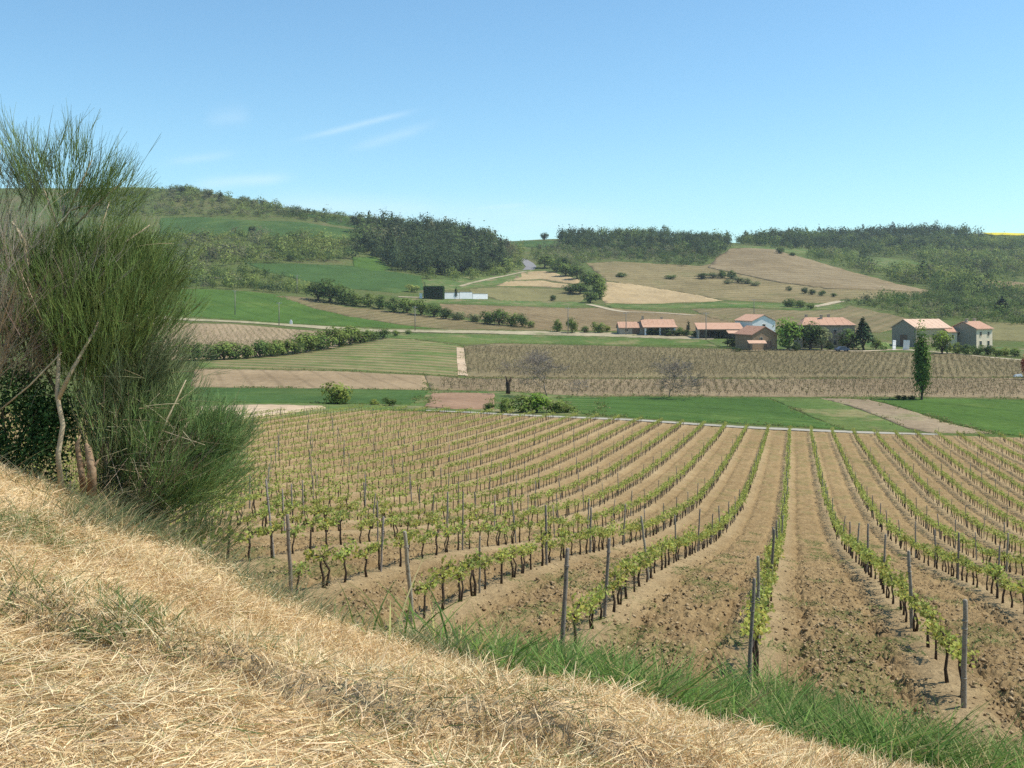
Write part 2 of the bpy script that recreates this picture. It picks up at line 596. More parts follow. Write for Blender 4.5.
terrain()

FIELD_N = [0]
MARGIN = []


def field(name, poly, mat, off=None, jit=0.35, dpx=6.0, dpy=None, lift=0.0):
    """a sheet on the terrain whose outline is given as it lies in the view"""
    FIELD_N[0] += 1
    if dpy is None:
        dpy = 1.2 if min(p[1] for p in poly) < 335 else 2.0
    B = []
    for i in range(len(poly)):
        a, b = poly[i], poly[(i + 1) % len(poly)]
        n = max(1, int(math.ceil(max(abs(b[0] - a[0]) / dpx, abs(b[1] - a[1]) / dpy))))
        for k in range(n):
            t = k / n
            jx, jy = (rng.normal(0, jit * 1.5), rng.normal(0, jit * 0.5)) if k else (0, 0)
            B.append((a[0] + (b[0] - a[0]) * t + jx, a[1] + (b[1] - a[1]) * t + jy))
    B = np.array(B)
    MARGIN.append(B)
    gx, gy = np.meshgrid(np.arange(B[:, 0].min() + dpx / 2, B[:, 0].max(), dpx), np.arange(B[:, 1].min() + dpy / 2, B[:, 1].max(), dpy))
    gx, gy = gx.ravel(), gy.ravel()
    k = inside([tuple(p) for p in B], gx, gy)
    P = np.concatenate([B, np.stack([gx[k], gy[k]], 1)])
    nb = len(B)
    # triangulate in a gently scaled copy of the outline, then drop on the ground
    vs = [Vector((p[0], p[1] * 3.0)) for p in P]
    r = geometry.delaunay_2d_cdt(vs, [(i, (i + 1) % nb) for i in range(nb)], [], 1, 1e-5)
    q = np.array([(v.x, v.y / 3.0) for v in r[0]])
    G = unproject(q[:, 0], q[:, 1])
    G[:, 2] += (off if off is not None else 0.01 + 0.00012 * G[:, 1]) + 0.0005 * FIELD_N[0] + lift
    T = np.array([f for f in r[2] if len(f) == 3], np.int32)
    if len(T) == 0:
        return None
    A, Bv, Cv = G[T[:, 0]], G[T[:, 1]], G[T[:, 2]]
    nz = ((Bv - A)[:, 0] * (Cv - A)[:, 1] - (Bv - A)[:, 1] * (Cv - A)[:, 0])
    T[nz < 0] = T[nz < 0][:, ::-1]
    # a shallow earth edge round the sheet, so that it never floats
    E = np.sort(np.concatenate([T[:, [0, 1]], T[:, [1, 2]], T[:, [2, 0]]]), axis=1)
    u, ct = np.unique(E, axis=0, return_counts=True)
    u = u[ct == 1]
    low = G.copy()
    low[:, 2] -= 0.5
    n0 = len(G)
    G = np.concatenate([G, low])
    T = np.concatenate([T, np.stack([u[:, 0], u[:, 1], u[:, 1] + n0], 1), np.stack([u[:, 0], u[:, 1] + n0, u[:, 0] + n0], 1)]).astype(np.int32)
    o = link_mesh(name, np_mesh(name, G, T), mat)
    tag(o, kind='structure')
    return o


def strip(name, line, width, mat, off=0.12):
    """a road or path of a given width in metres along a line on the ground"""
    FIELD_N[0] += 1
    L = np.array(line, float)
    seg = np.concatenate([[0], np.cumsum(np.hypot(*np.diff(L, axis=0).T))])
    s = np.arange(0, seg[-1], 4.0)
    px, py = np.interp(s, seg, L[:, 0]), np.interp(s, seg, L[:, 1])
    G = unproject(px, py)
    w = np.asarray(width if hasattr(width, '__len__') else [width] * len(L), float)
    wd = np.interp(s, seg, w)
    d = np.gradient(G[:, :2], axis=0)
    ker = np.ones(5) / 5
    if len(G) > 8:
        for k in range(2):
            pad = np.concatenate([[G[0, k]] * 2, G[:, k], [G[-1, k]] * 2])
            G[:, k] = np.convolve(pad, ker, 'valid')
        d = np.gradient(G[:, :2], axis=0)
    d /= np.maximum(np.linalg.norm(d, axis=1, keepdims=True), 1e-6)
    nrm = np.stack([-d[:, 1], d[:, 0]], 1)
    rows = []
    for t in (-1, -0.5, 0, 0.5, 1):
        e = wd / 2 * t * (1 + (rng.normal(0, 0.06, len(s)) if abs(t) == 1 else 0))
        p = G[:, :2] + nrm * e[:, None]
        z = height(p[:, 0], p[:, 1]) + off * 0.2 + 0.00016 * p[:, 1] + 0.0005 * FIELD_N[0]
        rows.append(np.column_stack([p, z]))
    V = np.concatenate(rows)
    n = len(s)
    Q = []
    for r in range(4):
        i = np.arange(n - 1) + r * n
        Q.append(np.stack([i, i + 1, i + n + 1, i + n], 1))
    o = link_mesh(name, np_mesh(name, V, np.concatenate(Q)), mat)
    tag(o, kind='structure')
    return o


# colours of the land
BROWN = ((.165, .128, .062), (.21, .165, .083))
PALE = ((.30, .225, .135), (.36, .28, .175))
WHEAT = ((.050, .096, .020), (.064, .116, .026))
WHEAT2 = ((.050, .092, .024), (.060, .106, .029))
GRASS = ((.075, .125, .03), (.115, .145, .042))
VROW = (.115, .125, .045)

m_wheat = mat_field('wheat', *WHEAT, 0.06, 1.2, stripe=(-62, 9.0, (.035, .075, .016), 0.7, 0.86), patch=((.085, .13, .03), 0.05, 0.55))
m_wheat_dark = mat_field('wheat_dark', *WHEAT2, 0.05, 1.0, stripe=(70, 16.0, (.04, .075, .02), 0.5, 0.8), patch=((.08, .12, .032), 0.025, 0.54))
m_wheat_bright = mat_field('wheat_bright', (.058, .108, .019), (.072, .126, .025), 0.05, 1.0, stripe=(-40, 12.0, (.042, .085, .016), 0.6, 0.86), patch=((.095, .14, .03), 0.04, 0.56))
m_meadow = mat_field('meadow', *GRASS, 0.05, 0.8, patch=((.19, .17, .075), 0.09, 0.52))
m_meadow2 = mat_field('meadow_rough', (.075, .125, .032), (.115, .145, .045), 0.06, 0.8, patch=((.20, .17, .085), 0.13, 0.5))
m_brown_near = mat_field('vineyard_earth', (.17, .132, .068), (.215, .172, .088), 0.05, 0.9, stripe=(12, 2.4, (.13, .105, .055), 0.5), patch=((.13, .14, .055), 0.10, 0.62))
m_brown_low = mat_field('vineyard_earth_pale', (.205, .150, .085), (.25, .19, .108), 0.05, 0.9, stripe=(-6, 2.4, (.17, .13, .075), 0.55))
m_strip = mat_field('tilled_strip', (.25, .178, .10), (.30, .22, .128), 0.05, 0.9, stripe=(-18, 4.6, (.14, .10, .056), 0.45, 0.85))
m_green_rows = mat_field('grassed_vineyard', (.19, .158, .072), (.24, .19, .095), 0.05, 0.8, stripe=(-68, 7.5, (.075, .125, .03), 0.95, 0.35), patch=((.11, .15, .04), 0.05, 0.53))
m_tan = mat_field('tan_plot', (.27, .195, .115), (.32, .24, .145), 0.04, 0.9, stripe=(-22, 2.2, (.19, .15, .075), 0.8, 0.55))
m_brown = mat_field('ploughed', *BROWN, 0.03, 0.6, stripe=(30, 6.0, (.13, .115, .05), 0.8, 0.4), patch=((.145, .14, .055), 0.05, 0.56))
m_brown2 = mat_field('ploughed_red', (.185, .132, .066), (.23, .17, .088), 0.03, 0.6, stripe=(-25, 6.0, (.15, .115, .06), 0.7, 0.4))
m_hill = mat_field('hill_vineyard', (.185, .143, .066), (.235, .185, .09), 0.02, 0.5, stripe=(62, 11.0, (.125, .11, .048), 0.55, 0.4), patch=((.175, .155, .065), 0.03, 0.55))
m_hill_top = mat_field('hill_top_plough', (.195, .145, .075), (.245, .19, .105), 0.018, 0.5, stripe=(76, 14.0, (.155, .112, .06), 0.5, 0.4), patch=((.28, .215, .125), 0.008, 0.55))
m_gold = mat_field('stubble', (.33, .24, .125), (.38, .285, .155), 0.03, 0.6)
m_olive = mat_field('olive_plot', (.16, .145, .06), (.205, .178, .078), 0.04, 0.6, stripe=(70, 3.5, (.14, .13, .05), 0.5))
m_rape = mat_field('rapeseed', (.55, .45, .03), (.62, .52, .05), 0.03, 0.6)
m_sand = mat_field('bare_earth', (.42, .31, .20), (.48, .36, .24), 0.08, 0.9)
m_fallow = mat_field('fallow_strip', (.225, .168, .105), (.275, .212, .132), 0.06, 1.0, patch=((.17, .17, .07), 0.12, 0.58))
m_red = mat_field('red_earth', (.25, .155, .095), (.30, .19, .12), 0.1, 0.9)
m_verge = mat_field('dry_verge', (.29, .245, .15), (.36, .305, .195), 0.05, 0.6, patch=((.16, .17, .07), 0.07, 0.55))
m_track = mat_field('track_dirt', (.34, .28, .18), (.42, .35, .24), 0.1, 0.8)

# far hillside fields first, nearer ones after
field('rapeseed_field', [(978, 232.5), (1010, 230), (1060, 229), (1130, 229), (1130, 236), (1024, 236), (992, 236)], m_rape, off=1.2)
field('meadow', [(160, 218), (200, 217), (260, 221), (300, 222), (372, 233), (366, 240), (330, 239), (270, 236), (200, 236), (160, 238)], m_wheat_dark)
field('meadow', [(300, 214), (350, 218), (420, 227), (380, 232), (330, 224)], m_wheat_dark)
field('meadow', [(498, 241.5), (545, 241), (582, 242.5), (578, 247), (540, 248), (508, 246)], m_wheat_dark)
field('meadow', [(590, 238), (620, 237), (640, 241), (600, 243)], m_meadow)
field('wheat_field', [(246, 263), (300, 264), (352, 266), (390, 272), (421, 276), (424, 290), (396, 293), (350, 289), (300, 280), (262, 271)], m_wheat_dark)
field('meadow', [(352, 257), (374, 257), (384, 262), (392, 270), (372, 271), (354, 268)], m_wheat_bright)
field('meadow', [(424, 280), (500, 272), (530, 268), (535, 272), (505, 283), (450, 290), (425, 292)], m_meadow2)
field('hill_vineyard', [(586, 263), (615, 261.5), (660, 264), (700, 266), (720, 262), (772, 270), (850, 281), (938, 293), (905, 298), (842, 299), (836, 303), (790, 303), (720, 300), (690, 294), (640, 286), (606, 281), (596, 272)], m_hill)
field('hill_vineyard', [(731, 249), (745, 248.2), (775, 250), (806, 259), (850, 272), (900, 285), (935, 292.5), (890, 291), (830, 289), (780, 283), (742, 275), (708, 268), (716, 258)], m_hill_top, lift=0.3)
field('meadow', [(728, 246), (760, 246), (820, 250), (822, 254), (790, 253), (742, 247.7), (732, 248.6)], m_meadow)
field('meadow', [(845, 261), (880, 258), (912, 261), (928, 266), (915, 272), (880, 271)], m_meadow)
field('dirt_patch', [(968, 284), (985, 280), (1040, 284), (1040, 293), (985, 289)], m_brown2)
field('stubble_field', [(606, 282), (632, 284), (690, 294), (724, 301), (690, 302.5), (640, 304), (604, 303), (600, 295)], m_gold)
field('terrace_plot', [(520, 272), (545, 271), (580, 280), (578, 285), (540, 279), (512, 280)], m_gold)
field('terrace_plot', [(508, 281), (540, 280.5), (578, 286), (574, 289), (530, 286), (495, 286)], m_gold)
field('terrace_plot', [(470, 289), (500, 286.8), (575, 290.5), (588, 296), (580, 302), (500, 301), (488, 297), (470, 294)], m_olive)
field('meadow', [(392, 298), (470, 299), (585, 302.5), (600, 305), (560, 307), (450, 303), (395, 303)], m_meadow2)
field('ploughed_field', [(440, 304), (560, 308), (606, 308), (660, 312), (720, 316), (735, 322), (700, 331), (610, 331), (540, 330), (470, 318), (440, 311)], m_brown2)
field('ploughed_field', [(275, 296), (300, 297), (345, 307), (400, 312), (445, 318), (520, 327), (560, 331), (440, 329), (400, 325), (345, 316), (315, 309)], m_brown)
field('meadow', [(604, 304), (640, 305), (700, 303.5), (725, 301.5), (780, 304), (840, 304), (845, 309), (800, 310), (730, 307), (640, 309), (610, 308)], m_meadow)
field('ploughed_field', [(690, 309), (740, 308), (800, 311), (836, 310), (850, 306), (905, 318), (914, 324), (880, 333), (820, 333), (750, 326), (710, 318)], m_brown)
field('olive_plot', [(985, 322), (1100, 326), (1100, 345), (990, 340)], m_olive)
field('wheat_field', [(150, 289), (200, 289), (245, 291), (278, 295), (312, 308), (345, 316), (400, 325), (438, 329), (380, 328), (300, 324), (180, 316), (130, 314)], m_wheat_bright)
field('tan_plot', [(150, 323), (230, 324), (300, 330), (372, 334), (362, 341), (330, 349), (255, 357), (180, 360), (140, 360)], m_tan)
field('meadow', [(380, 333), (470, 334), (600, 336), (720, 337), (735, 349), (700, 346), (600, 345), (500, 343), (462, 344), (420, 340), (384, 338)], m_meadow)
field('meadow', [(700, 338), (740, 338), (880, 342), (1100, 352), (1100, 364), (960, 353), (860, 350), (760, 350), (720, 348)], m_meadow2)
field('grassed_vineyard', [(195, 362), (260, 357), (330, 349), (388, 338), (420, 340.5), (461, 346), (458, 377), (420, 374.5), (330, 370), (200, 368)], m_green_rows)
field('vineyard_earth', [(464, 346), (500, 343.5), (600, 346), (720, 349), (860, 351.5), (960, 354), (1020, 361), (1110, 366), (1110, 378), (1000, 377), (800, 378), (600, 378), (466, 377.5)], m_brown_near)
field('vineyard_earth', [(462, 378.5), (600, 379), (800, 379), (1000, 378), (1110, 379), (1110, 399), (1024, 398.5), (930, 397), (800, 397), (660, 396), (570, 396), (500, 391), (430, 390), (425, 375.5)], m_brown_low)
field('tilled_strip', [(195, 369), (330, 371), (424, 375.5), (429, 390), (330, 388.5), (190, 387)], m_strip)
field('meadow', [(190, 387.5), (430, 390.5), (500, 391.5), (600, 397.5), (600, 416), (480, 412.5), (400, 410), (340, 412), (220, 425), (180, 425)], m_meadow2)
field('wheat_field', [(190, 388.5), (330, 389), (430, 391), (424, 397), (410, 405), (340, 404), (230, 403), (190, 403)], m_wheat_dark, lift=0.05)
field('bare_earth', [(190, 407), (260, 405), (322, 406.5), (326, 408.5), (300, 412), (240, 420), (190, 424)], m_sand, lift=0.05)
field('red_earth', [(433, 393.5), (460, 393), (494, 394), (494, 409), (450, 409.5), (424, 407)], m_red, lift=0.05)
field('wheat_field', [(556, 398), (640, 397), (768, 398.5), (788, 407), (812, 418), (842, 429.5), (780, 426), (700, 422), (620, 417), (575, 414)], m_wheat)
field('meadow', [(770, 398.5), (826, 399), (850, 407), (880, 418), (912, 431.5), (860, 431), (843, 429.5), (813, 418), (789, 407)], m_meadow)
field('bare_strip', [(820, 398.5), (868, 399.5), (900, 408), (950, 424), (992, 433.5), (930, 433), (906, 428), (880, 417), (850, 406)], m_fallow)
field('wheat_field', [(869, 399.2), (930, 398.8), (1024, 400), (1130, 401), (1130, 441), (1024, 436.5), (990, 433), (950, 423), (905, 409)], m_wheat_bright)
strip('country_road', [(110, 314), (180, 319.5), (240, 322), (300, 326), (372, 331), (440, 331.5), (520, 333), (620, 335), (720, 338.5)], [9, 9, 9, 10, 11, 13, 13, 13, 11], m_verge, 0.3)
strip('asphalt_road', [(522, 259), (528, 263), (531, 267), (528, 271)], [6, 7, 8, 9], M['asphalt'], 0.6)
strip('dirt_track', [(528, 271), (505, 276), (480, 281), (455, 288)], [4, 3, 3, 3], m_verge, 0.6)
strip('dirt_track', [(396, 297), (430, 298), (490, 298.5)], 4.0, m_track, 0.5)
strip('dirt_track', [(586, 304), (600, 307), (620, 312), (660, 313), (700, 316)], 4.0, m_track, 0.5)
strip('dirt_track', [(712, 267), (722, 262), (731, 254), (733, 249)], 6.0, m_track, 0.7)
strip('dirt_track', [(195, 277), (240, 279), (262, 284)], 4.0, m_track, 0.5)
strip('dirt_track', [(808, 308), (830, 304), (846, 300)], 5.0, m_track, 0.5)
strip('farm_lane', [(745, 350.5), (800, 349.5), (860, 351.5), (900, 349.5), (940, 352.5), (985, 357), (1040, 362), (1100, 366)], 3.6, m_track, 0.2)
strip('farm_track', [(460, 348), (461, 360), (463, 376)], 2.0, m_sand, 0.25)
strip('field_path', [(424, 410.8), (480, 413.2), (520, 415.5), (632, 420.2), (734, 427.0), (764, 428.6), (860, 432.7), (945, 435)], [1.2, 2.0, 2.2, 2.2, 2.2, 2.2, 2.0, 1.0], M['concrete'], 0.10)


# ragged rough grass along the borders of the nearer fields
def margins():
    P = []
    for B in MARGIN:
        G = unproject(B[:, 0], B[:, 1])
        for i in range(len(G)):
            a, b = G[i], G[(i + 1) % len(G)]
            d = float(np.hypot(*(b - a)[:2]))
            if d > 40 or d < .2 or a[1] > 480 or a[1] < 121:
                continue
            n = int(d / (0.35 + a[1] / 600.0)) + 1
            t = np.random.default_rng(i).uniform(0, 1, n)[:, None]
            P.append(a + (b - a) * t)
    P = np.concatenate(P)
    P[:, :2] += rng.normal(0, .55, (len(P), 2))
    keep = rng.uniform(size=len(P)) < np.clip((fbm(P[:, 0] / 9, P[:, 1] / 9, 3, 121) - .42) * 5, .05, .8)
    P = P[keep]
    P[:, 2] = height(P[:, 0], P[:, 1])
    n, nl = len(P), 9
    h = rng.uniform(.12, .42, n) * (.6 + .8 * fbm(P[:, 0] / 14, P[:, 1] / 14, 2, 122))
    Q = P[:, None, :] + rng.normal(0, 1, (n, nl, 3)) * np.array([.3, .3, 0]) + np.stack([np.zeros((n, nl)), np.zeros((n, nl)), rng.uniform(.05, 1, (n, nl)) * h[:, None]], 2)
    t = rng.uniform(size=(n, 1))
    base = np.array((.12, .18, .045)) * (1 - t) + np.array((.27, .24, .10)) * t
    c = np.repeat(base[:, None, :], nl, 1).reshape(-1, 3)
    v, q, cc = leaves(Q.reshape(-1, 3), rng.uniform(.12, .28, n * nl), jitter(c, n * nl, .2), .8)
    o = link_mesh('field_margin_grass', np_mesh('field_margin_grass', v, q, cc), M['leaf_far'])
    tag(o, 'rough grass growing along the borders of the valley fields', 'grass', None, 'stuff')


# ---------------------------------------------------------------- vineyard ground
def row_dist(x, y):
    c = (x - ROW_T * y + 0.5) / ROW_S
    return (c - np.round(c)) * ROW_S * 0.964


def far_edge(px):
    return np.interp(px, [-400, 250, 370, 424, 520, 632, 764, 945, 1400], [100, 105, 116.5, 116.6, 116.6, 116.8, 117.2, 118.5, 119])


def soil_relief(x, y):
    t = np.abs(row_dist(x, y))
    al = (ROW_T * x + y) / 1.037
    ac = (x - ROW_T * y) / 1.037
    wob = fbm(x * 0.7, y * 0.7, 2, 5)
    r = 0.06 * np.exp(-(t / 0.26) ** 2) - 0.10 * np.exp(-((t - 0.56 - 0.14 * (wob - .5)) / 0.13) ** 2)
    till = np.clip((t - 0.3) / 0.25, 0, 1)
    n1 = vnoise(ac * 5.5, al * 4.0, 11)
    n2 = vnoise(ac * 11, al * 9, 12)
    n3 = vnoise(x * 23, y * 20, 13)
    clod = 0.035 * np.maximum(n1 - 0.42, 0) + 0.075 * np.maximum(n2 - 0.42, 0) + 0.06 * (n3 - .5)
    return r + (0.35 + till + 0.9 * np.exp(-((t - 0.56) / 0.2) ** 2)) * clod, n1, n2, t


def green_mask(x, y):
    t = np.abs(row_dist(x, y))
    al, ac = (ROW_T * x + y) / 1.037, (x - ROW_T * y) / 1.037
    g = fbm(ac * 1.3, al * 0.8, 4, 31)
    big = fbm(x * 0.03, y * 0.03, 2, 41)
    return np.clip((g - 0.645 + 0.14 * np.exp(-((t - 1.0) / 0.35) ** 2) + 0.25 * (big - 0.5)) * 7, 0, 1)


def vineyard_ground():
    px = np.concatenate([np.linspace(-700, -160, 40), np.linspace(-150, 160, 80), np.linspace(165, 1120, 640), np.linspace(1140, 1700, 60)])
    s = np.linspace(0, 1, 1000)
    E = far_edge(px)
    Y = np.exp(np.log(7.5) + (np.log(E) - np.log(7.5))[:, None] * s[None, :])
    X = (px[:, None] - CX) / F * Y
    sh = X.shape
    x, y = X.ravel(), Y.ravel()
    r, n1, n2, t = soil_relief(x, y)
    fade = np.clip((118 - y) / 20, 0.3, 1)
    z = height(x, y) + r * fade + 0.02
    base = np.array((.338, .240, .122))
    dark = np.array((.215, .146, .072))
    pale = np.array((.445, .345, .205))
    big = fbm(x * 0.12, y * 0.12, 4, 21)
    f = np.clip(0.55 * n1 + 0.45 * n2 + 0.5 * (big - 0.5), 0, 1)[:, None]
    col = dark * (1 - f) + base * f
    ridge = (np.exp(-(t / 0.34) ** 2) * np.clip(0.45 + 0.9 * (big - 0.35), 0, 1))[:, None]
    col = col * (1 - 0.55 * ridge) + pale * 0.55 * ridge
    g = (green_mask(x, y) * 0.32)[:, None]
    col = col * (1 - g) + np.array((.135, .15, .05)) * g
    V = np.stack([x, y, z], 1)
    n, m = sh
    I = (np.arange(n - 1)[:, None] * m + np.arange(m - 1)[None, :]).ravel()
    Q = np.stack([I, I + m, I + m + 1, I + 1], 1)
    o = link_mesh('vineyard_ground', np_mesh('vineyard_ground', V, Q, col), M['soil'])
    tag(o, kind='structure')


vineyard_ground()


# ---------------------------------------------------------------- the bank in front
def rbf_fit(P, z):
    P = np.asarray(P, float)
    d = np.linalg.norm(P[:, None] - P[None], axis=2)
    K = np.where(d > 0, d * d * np.log(np.maximum(d, 1e-9)), 0) + 0.02 * np.eye(len(P))
    A = np.zeros((len(P) + 3, len(P) + 3))
    A[:len(P), :len(P)] = K
    A[:len(P), -3] = 1
    A[:len(P), -2:] = P
    A[-3, :len(P)] = 1
    A[-2:, :len(P)] = P.T
    w = np.linalg.solve(A, np.concatenate([z, np.zeros(3)]))

    def f(x, y):
        x, y = np.asarray(x, float), np.asarray(y, float)
        out = w[-3] + w[-2] * x + w[-1] * y
        for i in range(len(P)):
            r2 = (x - P[i, 0]) ** 2 + (y - P[i, 1]) ** 2
            out = out + w[i] * 0.5 * r2 * np.log(np.maximum(r2, 1e-12))
        return out
    return f


BP = []
for x in (-8, -5, -2.5, 0, 2.5, 5, 8):
    BP.append((x, -6, -1.65)); BP.append((x, -1, -1.62)); BP.append((x, 2.5, -1.62 - 0.09 * max(0, x)))
for x, z in ((-6, -1.52), (-4, -1.56), (-2.6, -1.62), (-1.3, -1.68), (0, -1.74), (1.2, -1.95), (2.5, -2.36), (4.5, -3.0)):
    BP.append((x, 4.3, z))


def bp(px, py, Y):
    BP.append(((px - CX) / F * Y, Y, -(py - HY) * Y / F))


for a in ((-400, 430, 7.2), (-180, 450, 7.2), (0, 480, 7.0), (90, 516, 7.0), (180, 552, 7.0), (270, 606, 6.8), (350, 634, 6.7), (480, 672, 6.5), (640, 732, 6.0), (850, 775, 5.7), (1050, 815, 5.6)):
    bp(*a)
for a in ((0, 585, 5.6), (100, 612, 5.6), (220, 655, 5.6), (350, 690, 5.5), (500, 735, 5.3)):
    bp(*a)
for a in ((-300, 448, 8.6), (0, 487, 8.4), (110, 520, 8.4), (200, 575, 8.4), (300, 625, 8.4), (400, 655, 8.4), (520, 685, 8.2), (640, 718, 8.2), (760, 752, 8.2), (900, 775, 8.2), (1060, 800, 8.2)):
    bp(*a)
for a in ((-200, 490, 12.5), (60, 535, 12.0), (180, 580, 11.6), (300, 625, 11.3), (420, 652, 11), (520, 672, 10.3), (640, 700, 10.0), (760, 725, 9.8), (900, 755, 9.6), (1040, 780, 9.6)):
    bp(*a)
for px in (-300, 0, 200, 400, 600, 800, 1000, 1150):
    Y = 15.0 if px >= 300 else 17.5
    x = (px - CX) / F * Y
    BP.append((x, Y, float(height(np.array([x]), np.array([Y]))[0]) - 1.0))
_bank = rbf_fit([(a, b) for a, b, c in BP], np.array([c for a, b, c in BP]))


def bank_lumps(x, y):
    return 0.15 * (fbm(x * 1.6, y * 1.6, 4, 51) - 0.5) + 0.10 * (fbm(x * 5, y * 5, 3, 52) - 0.5)


def bank_ledge(x, y):
    # a low step where the mown verge meets the rougher hump
    foot = np.interp(x, [-6, -2.55, -1.3, -0.4, 0.6, 2], [6.0, 5.05, 4.55, 3.85, 3.3, 3.0]) + 0.25 * (fbm(x * 1.7, x * 0 + 3.1, 2, 57) - .5)
    d = y - foot
    up = np.clip(d / 0.22, 0, 1)
    return 0.15 * up * up * (3 - 2 * up) * np.clip(1 - (d - 0.3) / 1.3, 0, 1) * np.clip((1.4 - x) / 1.2, 0, 1)


def bank_z(x, y):
    return _bank(x, y) + bank_lumps(x, y) + bank_ledge(x, y)


def ground_z(x, y):
    return np.maximum(bank_z(x, y), height(x, y))


def bank_sheet():
    ys = np.concatenate([np.linspace(-6, 2.2, 20), np.linspace(2.4, 15, 300)])
    xs = np.linspace(-9, 9, 330)
    X, Y = np.meshgrid(xs, ys, indexing='ij')
    Z = bank_z(X.ravel(), Y.ravel())
    V = np.stack([X.ravel(), Y.ravel(), Z], 1)
    n, m = X.shape
    I = (np.arange(n - 1)[:, None] * m + np.arange(m - 1)[None, :]).ravel()
    Q = np.stack([I, I + m, I + m + 1, I + 1], 1)
    mt = mat_noise('bank_earth', (.30, .20, .10), (.52, .38, .21), 9.0, (.40, .29, .15), rough=0.95, bump=0.03)
    o = link_mesh('bank', np_mesh('bank', V, Q, smooth=True), mt)
    tag(o, kind='structure')


bank_sheet()


# ---------------------------------------------------------------- blades, twigs and leaves in bulk
def unit(a):
    return a / np.maximum(np.linalg.norm(a, axis=-1, keepdims=True), 1e-9)


def ribbons(P, D, L, Wd, B, col, seg=3, taper=0.9):
    n = len(P)
    D = unit(D)
    side = unit(np.cross(D, rng.normal(size=(n, 3))))
    V = np.zeros((n, seg + 1, 2, 3))
    for k in range(seg + 1):
        t = k / seg
        p = P + D * (L * t)[:, None] + B * (L * t * t)[:, None]
        w = (Wd * (1 - taper * t ** 1.6) / 2)[:, None]
        V[:, k, 0], V[:, k, 1] = p - side * w, p + side * w
    base = np.arange(n)[:, None] * (seg + 1) * 2
    k = np.arange(seg)[None, :] * 2
    a = base + k
    Q = np.stack([a, a + 1, a + 3, a + 2], 2).reshape(-1, 4)
    return V.reshape(-1, 3), Q, np.repeat(col, seg, axis=0)


def rods(P, D, L, R, B, col, seg=3, taper=0.75):
    n = len(P)
    D = unit(D)
    s1 = unit(np.cross(D, rng.normal(size=(n, 3))))
    s2 = np.cross(D, s1)
    V = np.zeros((n, seg + 1, 3, 3))
    for k in range(seg + 1):
        t = k / seg
        p = P + D * (L * t)[:, None] + B * (L * t * t)[:, None]
        w = (R * (1 - taper * t))[:, None]
        for j in range(3):
            an = 2 * math.pi * j / 3
            V[:, k, j] = p + s1 * (w * math.cos(an)) + s2 * (w * math.sin(an))
    base = np.arange(n)[:, None, None] * (seg + 1) * 3 + np.arange(seg)[None, :, None] * 3
    j = np.arange(3)[None, None, :]
    j2 = (j + 1) % 3
    Q = np.stack([base + j, base + j2, base + 3 + j2, base + 3 + j], 3).reshape(-1, 4)
    return V.reshape(-1, 3), Q, np.repeat(col, seg * 3, axis=0)


def leaves(P, size, col, up=0.4, aspect=0.7, out=None):
    n = len(P)
    N = rng.normal(size=(n, 3)) + np.array([0, 0, up])
    if out is not None:
        N = N * 0.30 + out * 1.0
    N = unit(N)
    a = unit(np.cross(N, rng.normal(size=(n, 3))))
    b = np.cross(N, a)
    s = np.asarray(size)[:, None] * 0.5 if hasattr(size, '__len__') else size * 0.5
    fold = N * s * 0.25
    V = np.stack([P - a * s, P - b * s * aspect + fold, P + a * s, P + b * s * aspect + fold], 1).reshape(-1, 3)
    Q = np.arange(n * 4).reshape(-1, 4)
    return V, Q, col


def merge(parts):
    V, Q, Cc, o = [], [], [], 0
    for v, q, c in parts:
        V.append(v); Q.append(q + o); Cc.append(c)
        o += len(v)
    return np.concatenate(V), np.concatenate(Q), np.concatenate(Cc)


def jitter(base, n, amt=0.2, hue=0.1):
    b = np.asarray(base, float)
    b = np.repeat(b[None], n, 0) if b.ndim == 1 else b
    return b * (1 + rng.uniform(-amt, amt, (n, 1))) * (1 + rng.uniform(-hue, hue, (n, 3)))


margins()


def soil_clods():
    n = 60000
    Y = 9.0 * (34.0 / 9.0) ** rng.uniform(0, 1, n)
    X = rng.uniform(-.36, .60, n) * Y
    t = np.abs(row_dist(X, Y))
    k = (rng.uniform(size=n) < np.clip((t - .22) / .3, .12, 1) * np.clip(.25 + 2.2 * (fbm(X * .9, Y * .9, 3, 131) - .35), .05, 1))
    X, Y = X[k], Y[k]
    n = len(X)
    r = rng.uniform(.010, .030, n) * np.where(rng.uniform(size=n) < .10, 1.7, 1)
    P = np.column_stack([X, Y, height(X, Y) + soil_relief(X, Y)[0] + .02 + r * .35])
    d = np.array([[1, 0, 0], [-1, 0, 0], [0, 1, 0], [0, -1, 0], [0, 0, 1], [0, 0, -1]], float)
    a = rng.uniform(0, 6.28, n)
    ca, sa = np.cos(a)[:, None], np.sin(a)[:, None]
    D = np.repeat(d[None], n, 0) * rng.uniform(.6, 1.35, (n, 6, 1)) + rng.normal(0, .22, (n, 6, 3))
    D = np.stack([D[:, :, 0] * ca - D[:, :, 1] * sa, D[:, :, 0] * sa + D[:, :, 1] * ca, D[:, :, 2] * .75], 2)
    V = (P[:, None, :] + D * r[:, None, None]).reshape(-1, 3)
    f = np.array([[0, 2, 4], [2, 1, 4], [1, 3, 4], [3, 0, 4], [2, 0, 5], [1, 2, 5], [3, 1, 5], [0, 3, 5]])
    Q = (np.arange(n)[:, None, None] * 6 + f[None]).reshape(-1, 3)
    u = rng.uniform(size=(n, 1))
    c = np.array((.27, .185, .098)) * (1 - u) + np.array((.50, .375, .22)) * u
    o = link_mesh('soil_clods', np_mesh('soil_clods', V, Q, np.repeat(c, 8, 0)), M['soil'])
    tag(o, 'loose clods and crumbs of tilled earth between the vine rows', 'clods', None, 'stuff')


soil_clods()


